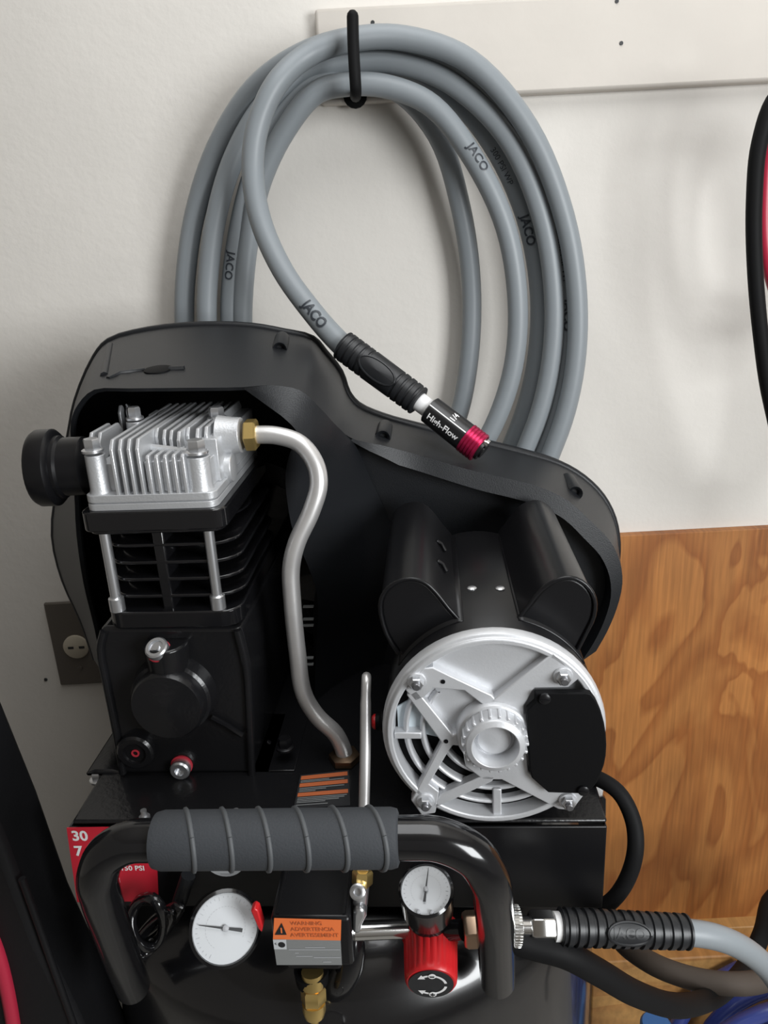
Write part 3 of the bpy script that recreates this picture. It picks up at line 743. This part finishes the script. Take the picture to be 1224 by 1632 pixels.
for u, v, yy in ((215, 670, .075), (346, 670, .075)):
    c = cp(u, v, YP_ + yy); hd.lathe(V((c.x, c.y, ztb - .001)), Z, [(.0085, 0), (.0075, .004), (.0075, c.z - ztb + .0005)], 18)
for u, v in ((352, 745),):
    c = cp(u, v, YP_ + .05); hd.lathe(V((hx1 - .006, c.y, c.z)), X, [(.013, 0), (.012, .009), (.008, .010)], 20)
pn = cp(397, 693, .612); hd.lathe(V((hx1 - .008, pn.y, pn.z)), X, [(.017, 0), (.015, .012), (.0145, pn.x - hx1 + .002)], 24)
head = hd.build('cylinder_head', 'alu', AC, bevel=.0012)
def fin(x, y0, y1, z0, z1, ch=.008, th=.0014):
    prof = [(y0, z0), (y0, z1 - ch), (y0 + ch * .8, z1), (y1 - ch, z1), (y1, z1 - ch), (y1, z0)]
    MB().prism([V((x - th, y, z)) for y, z in prof], V((2 * th, 0, 0))).build('cooling_fin', 'alu', head, bevel=.0006)
zf = ztop
for i, u in enumerate((144, 158, 173, 187, 201, 215)):
    q_ = cz(u, 690, ztop); x = q_.x if i < 2 else cp(u, 703, YP_).x; y0 = q_.y - .004 if i < 2 else yb + .0005
    fin(x, y0, yb + (.075 if i < 2 else D - .004), ztb - .001, zf, .007)
for u, v in ((188, 648), (201, 646)):
    c = cz(u, v, ztop); fin(c.x, c.y, yb + D - .004, ztb, zf, .006)
for u in (233, 247, 261, 275, 289):
    fin(cp(u, 727, YP_).x, yb + .0005, yb + .030, ztb - .001, zs_, .002)
for u, v in ((236, 662), (251, 660), (247, 684), (259, 687), (270, 688), (282, 690), (297, 683), (312, 685), (326, 682)):
    c = cz(u, v, ztop)
    y1 = yb + (.085 if u < 255 and v < 670 else D - .004)
    fin(c.x, c.y, max(y1, c.y + .03), ztb + .01, zf, .006)
for u, v in ((213, 660), (345, 660)):
    pass
def hexbolt(c, r, parent, m='zinc', axis=Z):
    MB().lathe(c, axis, [(r * 1.35, 0), (r * 1.35, .0018), (r * 1.0, .003)], 18).hexnut(c + V(axis) * .002, axis, r * 1.05, .0085).build('bolt', m, parent)
for u, v, Y0, r in ((148, 720, YP_ + .011, .0062), (313, 722, YP_ + .011, .0070), (215, 668, YP_ + .075, .0055), (346, 668, YP_ + .075, .0062)):
    hexbolt(cp(u, v, Y0), r, head)
b = MB().tube([cp(240, 715, YP_ + .03), cp(300, 722, YP_ + .018)], .004, 8); b.build('rib', 'alu', head)
# intake filter
fc = cp(126, 742, .595); r1 = 61 * sc(cp(60, 742, .595))
fx = V((-1, -.10, .0)).normalized()
MB().lathe(fc + X * .012, fx, [(r1 * .28, -.03), (r1 * .28, 0), (r1 * .62, .002), (r1 * .76, .006), (r1 * .76, .022), (r1 * .82, .024), (r1 * .82, .027), (r1 * .94, .028), (r1, .030), (r1, .042), (r1 * .94, .045), (r1 * .5, .047)], 40).build('intake_filter', 'satin', AC, smooth=35)
hexbolt(cp(127, 752, .60) + X * .006, .010, head, 'alu', -X)
# discharge tube
nut = pn - X * .003
MB().hexnut(nut, X, .0135, .010).build('brass_nut', 'brass', AC)
tp = [pn + V((.002, 0, 0)), cp(440, 694, .612), cp(478, 707, .610), cp(502, 738, .605), cp(508, 772, .60), cp(496, 815, .595), cp(473, 865, .59), cp(464, 905, .588), cp(466, 960, .586), cp(474, 1040, .584), cp(484, 1105, .582), cp(506, 1142, .58), cp(535, 1170, .578), cp(547, 1195, .576), V((cp(549, 1205, .575).x, .575 - .62, PZ + .004))]
MB().tube(smooth_path(tp, 6), 14.3 * sc(cp(480, 850, .595)), 18).build('discharge_tube', 'tube', AC, smooth=60)
c = V((cp(549, 1205, .575).x, .575 - .62, PZ)); MB().hexnut(c, Z, .014, .008).build('brass_nut', 'dkbronze', AC)

# ---- pump: finned cylinder
zl0 = cp(240, 850, YP_).z
cyl = MB()
cyl.prism(rrect(hx0 - .005, hx1 + .006, yb - .004, yb + D + .004, .010, zl0 + .003), V((0, 0, hz - zl0 - .003)))
cyl.prism(rrect(hx0 - .002, hx1 + .003, yb - .001, yb + D, .010, zl0), V((0, 0, .004)))
zb1, zb0 = cp(258, 974, YP_).z, cp(258, 1000, YP_).z
cxm = (hx0 + hx1) / 2
cyl.prism(rrect(hx0 - .000, hx1 + .008, yb - .002, yb + D, .016, zb0), V((0, 0, zb1 - zb0)))
cyl.lathe(V((cxm, yb + D / 2, zb0)), Z, [(.042, 0), (.042, zl0 - zb0 + .002)], 36)
cyl.box((cxm - .0045, yb + .004, zb1 - .004), (cxm + .0045, yb + .03, zl0 + .002))
cylo = cyl.build('finned_cylinder', 'gloss', AC, bevel=.0015)
for i, v in enumerate((872, 900, 927, 954)):
    z = cp(258, v, YP_).z
    ww = .002 * i
    MB().prism(rrect(hx0 + .004, hx1 + .010, yb + .004, yb + D, .022, z - .0015), V((0, 0, .003))).build('cooling_fin', 'gloss', cylo, bevel=.001)
    MB().lathe(V((cxm, yb + D / 2, z + .007)), Z, [(.042, -.002), (.058, .001), (.058, .0025), (.042, .003)], 36).build('cooling_fin', 'gloss', cylo)
for u, ub in ((168, 184), (334, 346)):
    c0 = cp(ub, 968, YP_); c1 = V((c0.x, c0.y, zl0 + .001))
    MB().tube([c0 + Yv * .004, c1 + Yv * .004], .0042, 12).lathe(V((c0.x, c0.y + .004, zb1)), Z, [(.0062, 0), (.0062, .011), (.005, .012)], 12).build('stud', 'zinc', cylo)

# ---- pump: crankcase
cc_ = MB()
fr = [(160, 1000), (154, 1035), (164, 1090), (178, 1160), (190, 1228), (198, 1248), (212, 1254), (224, 1238), (372, 1238), (392, 1260), (408, 1264), (404, 1160), (398, 1060), (384, 1000)]
fpts = [cp(u, v, YP_ + .004) for u, v in fr]
zmin = PZ
bk = [V((bc.x + (p.x - bc.x) * 1.04, yb + D + .02, max(p.z, PZ))) for p in fpts]
fpts = [V((p.x, p.y, max(p.z, PZ))) for p in fpts]
cc_.prism(fpts, Yv, 0, bk)
case = cc_.build('crankcase', 'cast', AC, bevel=.004, segs=3)
edge = smooth_path([cp(u, v, YP_ + .003) for u, v in ((166, 1006), (160, 1035), (170, 1090), (184, 1160), (196, 1232))], 4)
MB().tube(edge, .0035, 8).build('rib', 'cast', case, smooth=60)
edge = smooth_path([cp(u, v, YP_ + .003) for u, v in ((378, 1004), (392, 1060), (398, 1160), (402, 1250))], 4)
MB().tube(edge, .0035, 8).build('rib', 'cast', case, smooth=60)
r1 = 66 * sc(bc)
MB().lathe(bc + Yv * .008, -Yv, [(r1 * 1.05, 0), (r1, .010), (r1 * .97, .016), (r1 * .90, .018), (r1 * .88, .026), (r1 * .82, .029), (r1 * .3, .030), (r1 * .1, .0315)], 44).build('bearing_cover', 'cast', case, smooth=30)
# oil neck
nk = [(228, 1040), (224, 1030), (240, 1046), (255, 1051), (275, 1047), (290, 1030), (296, 1008), (300, 1075), (290, 1082), (250, 1082), (235, 1075)]
ncx = cp(262, 1040, YP_ - .008)
MB().lathe(V((ncx.x, ncx.y + .006, cp(262, 1086, YP_ - .01).z)), Z, [(.0155, 0), (.017, .008), (.0185, cp(262, 1030, YP_ - .01).z - cp(262, 1086, YP_ - .01).z)], 24).build('oil_neck', 'cast', case, bevel=.002)
oa = V((-.1, -.55, .85)).normalized(); oc = cp(253, 1037, YP_ - .012)
MB().lathe(oc, oa, [(.0098, -.006), (.0098, 0)], 24).build('seal_ring', 'redrub', case)
MB().lathe(oc + oa * .0005, oa, [(.0094, 0), (.0094, .005), (.0082, .0062), (.006, .0062), (.0055, .0045), (.003, .0045), (.003, .006), (.001, .006)], 24).build('oil_plug', 'zinc', case)
sgc = cp(218, 1195, YP_ + .002); rr = 30 * sc(sgc)
sg = MB().lathe(sgc, -Yv, [(rr, -.006), (rr, .004), (rr * .88, .006), (rr * .62, .006), (rr * .58, .003), (rr * .05, .003)], 30)
sg.lathe(sgc + V((0, -.0034, -rr * .05)), -Yv, [(rr * .22, 0), (rr * .22, .0008), (rr * .13, .0008), (rr * .13, 0)], 16, 1, closed=True)
sg.build('sight_glass', ['cast', 'redrub'], case, smooth=30)
dc = cp(290, 1219, YP_ + .0035)
MB().lathe(dc, -Yv, [(.0096, -.006), (.0096, .001)], 22).build('seal_ring', 'redrub', case)
MB().lathe(dc + V((0, -.001, -.001)), -Yv, [(.0086, 0), (.0088, .006), (.0075, .0075), (.0042, .0075), (.004, .004), (.0005, .004)], 22).build('drain_plug', 'zinc', case)
MB().tube([cp(337, 1143, YP_), cp(360, 1155, YP_), cp(386, 1172, YP_)], .0025, 8).build('rib', 'gloss', case)
# feet
for px, bx in ((((140, 1262), (140, 1240), (150, 1228), (178, 1228), (196, 1246), (205, 1262)), (157, 1240)), (((398, 1264), (410, 1236), (428, 1240), (432, 1228), (470, 1228), (470, 1262)), None)):
    b = MB().prism([V((p.x, p.y, max(p.z, PZ))) for p in [cp(u, v, YP_ + .005) for u, v in px]], V((0, .09, 0)))
    ft = b.build('foot', 'cast', case, bevel=.002)
MB().prism(st((425, 1182, .60), (470, 1214, .60), (470, 1238, .60), (425, 1238, .60)), V((0, .005, 0))).build('gusset', 'cast', case, bevel=.001)
hexbolt(cp(158, 1243, YP_ + .01), .006, case)
hexbolt(V((cp(452, 1250, YP_).x, yb + .02, PZ + .014)), .006, case, 'satin')

# ---- pressure switch
YB = .43
bt = cp(430, 1463, YB); b2 = cp(558, 1466, YB); bb = cp(500, 1547, YB)
sw = MB().box((bt.x, YB - .62, bb.z + .004), (b2.x, .492 - .62, bt.z)).box((bt.x + .006, YB - .615, bb.z - .006), (b2.x - .010, .48 - .62, bb.z + .004))
switch = sw.build('pressure_switch', 'satin', AC, bevel=.003)
MB().box((b2.x - .006, YB - .62 + .003, bt.z - .0), (b2.x - .004, .49 - .62, bt.z + .0012)).build('ridge', 'satin', switch)
MB().box((bt.x + .004, YB - .62 + .003, bt.z - .0), (bt.x + .006, .49 - .62, bt.z + .0012)).build('ridge', 'satin', switch)
yl = YB - .0006
wb = MB()
wb.flat([cp(u, v, yl) for u, v in ((435, 1497), (543, 1499), (544, 1466), (437, 1463))], 0)
tr = [cp(u, v, yl - .0004) for u, v in ((438, 1490), (457, 1490), (449, 1471))]; wb.flat(tr, 1)
c = cp(448.5, 1484, yl - .0008); wb.box((c.x - .0005, c.y, c.z - .002), (c.x + .0005, c.y + .0002, c.z + .003), 0)
for i, t in enumerate(('WARNING', 'ADVERTENCIA', 'AVERTISSEMENT')):
    c = cp(463, 1472 + i * 9.3, yl - .0004); wb.text(t, c, X, Z, 10.6 * sc(c), 2, 0.015, 1)
wb.build('warning_label', ['orange', 'ink', 'dkorange'], switch)['label'] = 'orange warning label in three languages'
gl = MB()
gl.flat([cp(u, v, yl) for u, v in ((441, 1538), (545, 1538), (543, 1499), (435, 1497))], 0)
gl.flat([cp(u, v, yl - .0003) for u, v in ((437, 1513), (457, 1513), (456, 1497.5), (435, 1497.5))], 1)
c = cp(449, 1506, yl - .0006); gl.lathe(c, Yv, [(.0026, 0), (.0026, .0001)], 16, 2); c = cp(439.5, 1504, yl - .0006); gl.text('c', c, X, Z, .004, 2)
for v, u0, u1 in ((1510, 486, 518), (1513.5, 460, 542), (1524, 472, 498), (1526, 500, 543), (1533, 515, 528), (1519, 470, 476)):
    gl.flat([cp(u, w_, yl - .0003) for u, w_ in ((u0, v + .7), (u1, v + .7), (u1, v - .5), (u0, v - .5))], 3)
gl.build('rating_label', ['silverlab', 'dial', 'ink', 'greyink'], switch)['label'] = 'grey rating label'
MB().prism([cp(u, v, .435) for u, v in ((399, 1452), (405, 1448), (411, 1452), (419, 1478), (417, 1487), (411, 1480))], V((0, .008, 0))).build('lever', 'red', switch, bevel=.001)['label'] = 'red switch lever'
# plug, safety valve with pull ring
c0 = cp(497, 1553, .445)
MB().lathe(V((c0.x, c0.y, c0.z - .006)), Z, [(.0125, 0), (.0135, .012)], 18).build('valve_socket', 'matte', switch)
vz = cp(498, 1556, .44)
va = MB()
dn = V((0, -.22, -1)).normalized()
va.lathe(vz, dn, [(.0085, -.004), (.0085, .008), (.0072, .009)], 20)
va.hexnut(vz + dn * .009, dn, .0098, .013).lathe(vz + dn * .022, dn, [(.0090, 0), (.0090, .006), (.0075, .011), (.003, .012), (.003, .020), (.002, .022)], 20)
valve = va.build('safety_valve', 'brass', AC, smooth=35)
rp = vz + dn * .041
ring = [rp + V((.010 + .010 * math.cos(a), -.003 * math.sin(a), .0 - .012 + .012 * math.sin(a) - .000)) for a in [math.radians(150 - 300 * k / 24) for k in range(25)]]
MB().tube(ring, .0011, 8).build('pull_ring', 'chrome', valve, smooth=60)
# black elbow pipe beside the switch
MB().tube(smooth_path([cp(*p) for p in ((553, 1475, .47), (558, 1505, .462), (556, 1535, .458), (545, 1560, .458), (530, 1575, .465))], 5), .012, 14).build('elbow_pipe', 'gloss', AC, smooth=60)

# ---- big tank gauge
def gauge(name, c, n, r, body, needle, tail, label, ticks, bez='satin'):
    n = V(n).normalized(); ex, ey, _ = frame(n, Z)
    b = MB().lathe(c, n, [(r * .80, -body), (r * .98, -body * .9), (r * 1.02, -.002), (r * 1.02, .002), (r * .93, .0035), (r * .91, .0015), (r * .90, .001)], 44)
    g = b.build(name, bez, AC, smooth=40); g['label'] = label
    f = MB().lathe(c + n * .0005, n, [(r * .905, 0), (r * .905, .0008)], 44)
    for k in range(ticks + 1):
        a = math.radians(225 - 270 * k / ticks); d = ex * math.cos(a) + ey * math.sin(a); t_ = ex * -math.sin(a) + ey * math.cos(a)
        L_ = .05 if k % 5 else .10
        f.obox(c + d * (r * (.83 - L_ / 2)) + n * .0014, d, t_, n, r * L_ / 2, r * .008, .0001, 1)
    for rad in (.55,):
        for k in range(30):
            a0, a1 = [math.radians(225 - 270 * (k + q) / 30) for q in (0.15, 0.75)]
            P_ = [c + (ex * math.cos(a) + ey * math.sin(a)) * (r * q) + n * .0014 for a, q in ((a0, rad), (a1, rad), (a1, rad + .012), (a0, rad + .012))]
            f.flat(P_, 1)
    f.build('dial', ['dial', 'greyink'], g)
    nb = MB(); nd = ex * needle[0] + ey * needle[1]; nd.normalize(); pt = n.cross(nd)
    q = c + n * .0028
    nb.prism([q + nd * (r * needle[2]) + pt * (r * .008), q + nd * (r * needle[2]) - pt * (r * .008), q - pt * (r * .03), q - nd * (r * tail) - pt * (r * .05), q - nd * (r * tail) + pt * (r * .05), q + pt * (r * .03)], n * .0004)
    nb.lathe(q, n, [(r * .09, 0), (r * .09, .001), (r * .05, .0016)], 16, 1)
    nb.build('needle', ['ink', 'greyink'], g)
    return g, ex, ey, n
c = cp(359, 1479, .445); tocam = (CAML - c).normalized()
g, ex, ey, n_ = gauge('tank_gauge', c, tocam + V((.15, -.15, 0)), 56 * sc(c), .030, (-1, .46, .76), .48, 'large white dial gauge left of the switch', 30, 'gloss')
pk = MB()
for s_ in (1, -1): pk.lathe(c + ex * (.0265 * .95) + ey * (.0035 * s_ * 1.4) + n_ * .0016, n_, [(.0022, 0), (.0022, .0012), (.0014, .0016)], 12)
pk.build('stop_pin', 'ink', g)

# ---- regulator
rg = cp(679, 1420, .435); rr_ = 43 * sc(rg)
gn = V((-.02, -.36, .93)).normalized()
g2, ex, ey, n_ = gauge('regulator_gauge', rg, gn, rr_, .030, (.08, 1, .80), .45, 'small white dial gauge on the regulator', 24, 'gloss')
pk = MB()
for s_ in (1, -1): pk.lathe(rg + ex * (rr_ * .24 * s_) - ey * (rr_ * .80) + n_ * .0015, n_, [(.0016, 0), (.0016, .001), (.001, .0014)], 12)
pk.build('stop_pin', 'greyink', g2)
kp0, kp1 = cp(686, 1494, .462), cp(687, 1567, .4275); kp0 = kp0 - (kp1 - kp0) * .25
ka = (kp1 - kp0).normalized(); kl = (kp1 - kp0).length; kr = 45 * sc(kp1)
rb = MB().lathe(kp0 + ka * -.03, ka, [(kr * .9, 0), (kr * .9, .03)], 24).lathe(V((rg.x, rg.y + .026, rg.z - .056)), Z, [(.015, 0), (.015, .045)], 24)
reg = rb.build('regulator_body', 'gloss', AC)
kn = MB(); prof = []
nseg = 96; ex, ey, ka_ = frame(ka, Z)
rails = []
for h, q in ((-.004, .90), (0, 1.06), (.010, 1.06), (.012, 1.0), (kl * .5, .98), (kl * .88, .95), (kl * .96, .92), (kl, .86)):
    rails.append([kp0 + ka * h + (ex * math.cos(2 * math.pi * k / nseg) + ey * math.sin(2 * math.pi * k / nseg)) * (kr * q * (1 - (.035 if (k % 4 in (0,)) and .011 < h < kl * .95 else 0))) for k in range(nseg)])
kn.loft(rails, 0, True); kn.flat(rails[-1]); kn.flat(rails[0][::-1])
knob = kn.build('regulator_knob', 'red', AC, smooth=35); knob['label'] = 'red ribbed regulator knob'
cap = MB(); cc0 = kp0 + ka * (kl + .0002); cr = kr * .80
cap.lathe(cc0, ka, [(cr, 0), (cr, .0008)], 36)
def arcs(a0, a1):
    P_ = []; n = 14
    for q in (.72, .60):
        P_.append([cc0 + ka * .0011 + (ex * math.cos(math.radians(a0 + (a1 - a0) * k / n)) + ey * math.sin(math.radians(a0 + (a1 - a0) * k / n))) * (cr * q) for k in range(n + 1)])
    cap.loft(P_, 1)
    a = math.radians(a1); tang = (ex * -math.sin(a) + ey * math.cos(a)) * (1 if a1 > a0 else -1); rad_ = ex * math.cos(a) + ey * math.sin(a)
    q = cc0 + ka * .0011 + rad_ * (cr * .66)
    cap.flat([q + rad_ * (cr * .17), q - rad_ * (cr * .17), q + tang * (cr * .30)], 1)
sgn = 1 if ex.x > 0 else -1
arcs(10 if sgn > 0 else 170, 120 if sgn > 0 else 60); arcs(-10 if sgn > 0 else 190, -120 if sgn > 0 else 300)
for t, a in (('-', 85), ('+', -85)):
    d = ex * math.cos(math.radians(a)) + ey * math.sin(math.radians(a)); q = cc0 + ka * .0013 + d * (cr * .68)
    cap.lathe(q, ka, [(cr * .17, 0), (cr * .17, .0003)], 14, 1)
    cap.box((q.x - cr * .1, q.y - .0010, q.z - cr * .02), (q.x + cr * .1, q.y - .0004, q.z + cr * .02), 2)
    if t == '+': cap.box((q.x - cr * .02, q.y - .0010, q.z - cr * .1), (q.x + cr * .02, q.y - .0004, q.z + cr * .1), 2)
cap.build('knob_cap', ['ink', 'white', 'ink'], knob)
# chrome pipe, elbow, unloader fitting
q0, q1 = cp(552, 1484, .452), cp(650, 1480, .462)
MB().tube([q0, q1], 15 * sc(q0), 20).build('chrome_pipe', 'chrome', AC)
f0 = cp(570, 1480, .435)
MB().prism([cp(u, v, .436) for u, v in ((561, 1488), (562, 1458), (568, 1448), (580, 1450), (584, 1462), (576, 1478), (574, 1490))], V((0, .012, 0))).build('elbow_fitting', 'zinc', AC, bevel=.0025)
e0 = cp(570, 1436, .436)
MB().lathe(e0 + Yv * .01, V((0, -.8, .6)), [(.0058, 0), (.0058, .009), (.0045, .010), (.0028, .010), (.0024, .007), (.0005, .007)], 20).build('elbow_screw', 'zinc', AC)
u0 = cp(574, 1440, .446); u1 = cp(577, 1410, .450); u2 = cp(578, 1388, .453)
MB().tube([u0, u1], .0055, 16).build('fitting_stem', 'zinc', AC)
MB().hexnut(u1, (u2 - u1).normalized(), .0078, (u2 - u1).length * 1.05).build('brass_nut', 'brass', AC)
ut = smooth_path([u2, cp(579, 1340, .470), cp(580, 1295, .482), cp(582, 1200, .50), cp(583, 1110, .515), cp(584, 1082, .522), cp(584, 1079, .535), cp(584, 1085, .56)], 6)
MB().tube(ut, [(.0042 if p.y < .515 - .62 else .0038) for p in ut], 12).build('unloader_tube', 'tube', AC, smooth=60)
# outlet coupling
o0, o1 = cp(738, 1482, .452), cp(790, 1479, .454)
MB().hexnut(o0, (o1 - o0).normalized(), 29 * sc(o0), (o1 - o0).length, 0, V((0, -1, 0))).build('outlet_coupling', 'bronze', AC, bevel=.001)
MB().tube([cp(715, 1483, .456), o0], 16 * sc(o0), 16).build('outlet_pipe', 'gloss', AC)
# thick power cord at the bottom
pcd = smooth_path([cp(*p) for p in ((760, 1470, .455), (800, 1490, .452), (845, 1506, .45), (900, 1521, .45), (955, 1550, .46), (1010, 1582, .48), (1070, 1602, .51), (1125, 1594, .58), (1165, 1568, .67), (1196, 1528, .73), (1214, 1488, .76), (1232, 1430, .82), (1290, 1420, .85), (1340, 1600, .85))], 6)
MB().tube(pcd, 19 * sc(cp(900, 1520, .51)), 14).build('power_cord', 'cord', AC, smooth=60)
# bundle of black cable hung under the skirt at left, and the grey tie rod
for k, (u, v) in enumerate(((235, 1470), (243, 1490), (252, 1476))):
    P_ = []
    for i in range(25):
        a = 2 * math.pi * i / 24
        P_.append(cp(u + (26 + 4 * k) * math.cos(a + k), v + (40 - 4 * k) * math.sin(a), .472 + .006 * math.sin(2 * a + k) + .004 * k))
    MB().tube(P_, .0045, 8).build('cable_loop', 'gloss', AC, smooth=60)
MB().tube([cp(300, 1395, .485), cp(282, 1450, .48)], .006, 10).build('tie_rod', 'plastic', AC)

# ================================================================== OUTLET HOSE (lower right)
OH = wthing('outlet_hose', 'pale grey hose with ribbed black sleeve plugged into the compressor outlet, lower right', 'hose', l2w(cp(825, 1477, .455)))
W_ = lambda *p: l2w(cp(*p))
axx = (W_(890, 1477, .458) - W_(812, 1476, .454)).normalized()
k0 = W_(812, 1476, .454)
rk = 31 * scw(k0)
b = MB(); kr_ = []
for h, q in ((0, .9), (.0005, 1), (.007, 1), (.0075, .9)):
    kr_.append((rk * q, h))
b.lathe(k0, axx, kr_, 40)
for k in range(40):
    a = 2 * math.pi * k / 40; x_, y_, _ = frame(axx); d = x_ * math.cos(a) + y_ * math.sin(a)
    b.obox(k0 + axx * .0038 + d * rk, d, axx, d.cross(axx), .0005, .0030, .0008)
b.build('knurled_ring', 'chrome', OH, bevel=.0002)
MB().lathe(k0 + axx * .007, axx, [(rk * .5, 0), (rk * .5, .012), (rk * .62, .012), (rk * .62, .016)], 24).build('plug_stem', 'chrome', OH)
h0, h1 = W_(843, 1477, .456), W_(884, 1477, .458)
hx = (h1 - h0)
MB().hexnut(h0, hx.normalized(), 25 * scw(h0), hx.length, 0, V((0, -.75, .66))).build('hex_nut', 'chrome', OH, bevel=.0006)
MB().lathe(h1 - axx * .001, axx, [(rk * .74, 0), (rk * .74, .007)], 20).build('ferrule', 'white', OH)
v0, v1 = W_(891, 1477, .458), W_(1097, 1485, .468)
b = MB(); r0 = 29 * scw(v0); r1_ = 26.5 * scw(v1)
ribbed_sleeve(b, v0, v1, r0, r1_, 14, 0.11)
slv = b.build('strain_sleeve', 'rubber', OH, smooth=30)
sleeve_badge(v0, v1, 0.49, (r0 + r1_) / 2 * 1.02, 0.0165, 0.0085, slv, 'JACO', -0.25)
hz_ = smooth_path([W_(1060, 1484, .466), W_(1097, 1486, .468), W_(1140, 1493, .472), W_(1185, 1512, .482), W_(1230, 1552, .50), W_(1262, 1620, .52), W_(1275, 1720, .54), W_(1270, 1900, .58)], 6)
MB().tube(hz_, 20 * scw(hz_[8]), 16).build('hose', 'hose', OH, smooth=60)
# grey hose looping back behind, its shade painted as dark brown
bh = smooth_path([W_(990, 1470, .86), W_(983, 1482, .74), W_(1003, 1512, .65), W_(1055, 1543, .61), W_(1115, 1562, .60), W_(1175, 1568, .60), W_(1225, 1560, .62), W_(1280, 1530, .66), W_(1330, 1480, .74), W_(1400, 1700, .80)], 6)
o = MB().tube(bh, 17.5 * scw(bh[24]), 16).build('shaded_hose_loop', 'shadedhose', smooth=60, base=True)
tag(o, 'grey hose loop with its shade painted dark brown-grey, sagging below the ribbed black sleeve', 'hose')

# ================================================================== BLUE HOSE COIL, CAP (bottom right)
BC = wthing('blue_hose_coil', 'coil of shiny blue hose below the pine plank at the bottom right corner', 'hose', wp(1260, 1900, .80))
cb_ = wp(1262, 1700, .88); sx_ = scw(cb_)
pts = []
for i in range(181):
    a = 2 * math.pi * i / 30.0 + 2.0; q = i / 180.0; rad_ = (185 - 125 * q) * sx_
    pts.append(cb_ + V((rad_ * math.cos(a), .03 * math.sin(a * .5 + 1) - .05 * q + .02, rad_ * math.sin(a) * .95)))
MB().tube(pts, 12 * sx_, 12).build('hose', 'blue', BC, smooth=60)
bc2 = wp(1045, 1640, .80); o = MB().lathe(bc2 - Z * .10, Z, [(.02, 0), (.028, .004), (.028, .06), (.024, .075), (.022, .08), (.022, .108), (.019, .112)], 28).build('blue_bottle', 'bluecap', smooth=40, base=True)
tag(o, 'blue capped bottle at the bottom edge in front of the pine plank', 'bottle')

# ================================================================== CABLES AT THE RIGHT EDGE
def cable(name, pts, r, m, label):
    P_ = smooth_path([wp(*p) for p in pts], 6, True); P_.append(P_[0])
    o = MB().tube(P_, r * scw(P_[0]), 12, cap=False).build(name, m, smooth=60); tag(o, label, 'cable'); return o
cable('black_cable', ((1300, 120, .83), (1240, 150, .83), (1211, 225, .83), (1202, 320, .83), (1203, 420, .83), (1212, 530, .83), (1228, 640, .835), (1265, 760, .84), (1340, 830, .845), (1420, 700, .845), (1440, 400, .84), (1390, 180, .835)), 13, 'cord', 'long black cable loop hanging at the right edge of the wall')
cable('red_cable', ((1300, 150, .86), (1250, 180, .86), (1226, 240, .86), (1219, 310, .86), (1220, 390, .86), (1232, 455, .86), (1262, 520, .86), (1320, 560, .865), (1380, 470, .87), (1390, 300, .87), (1360, 190, .865)), 10, 'redcable', 'red cable loop just inside the black cable at the right edge')
cable('teal_cable', ((1300, 200, .885), (1255, 240, .885), (1237, 320, .885), (1237, 400, .885), (1262, 470, .885), (1320, 500, .89), (1365, 400, .89), (1350, 260, .89)), 10, 'teal', 'dark green-black cable loop behind the red one at the right edge')
p = wp(1300, 150, WALL); hk2 = MB().tube(smooth_path([V((p.x, WALL - .02, p.z)), V((p.x, .9, p.z - .02)), V((p.x, .80, p.z - .02)), V((p.x, .785, p.z + .01)), V((p.x, .785, p.z + .06))], 5), .006, 10).build('wall_hook', 'cord', smooth=60)
tag(hk2, 'black hook that carries the cables beyond the right edge', 'hook')

# ================================================================== BLACK CASE AT LEFT
YK = .57
pr = [(-8, 1078), (0, 1100), (62, 1255), (112, 1400), (166, 1520), (206, 1620), (226, 1700)]
R_ = [wp(u, v, YK) for u, v in pr]
poly = [V((R_[0].x - .30, YK, R_[0].z + .10)), V((R_[0].x - .05, YK, R_[0].z + .06))] + R_ + [V((R_[-1].x, YK, .0)), V((R_[0].x - .30, YK, 0))]
ck = MB().prism(poly, V((0, -.07, 0)))
kc = ck.build('tool_case', 'case', bevel=.008, segs=3, base=True); tag(kc, 'tall black case with a red stripe at the lower left edge', 'case')
yq = YK - .071
def onfront(u, v): return wp(u, v, yq)
MB().tube(smooth_path([onfront(*p) for p in ((35, 1400), (60, 1470), (88, 1550), (120, 1640))], 4), .003, 8).build('seam', 'case', kc, smooth=60)
MB().tube(smooth_path([onfront(*p) for p in ((-40, 1440), (-10, 1500), (8, 1560), (24, 1650), (30, 1720))], 4), .006, 10).build('stripe', 'redcable', kc, smooth=60)['label'] = 'red piping'
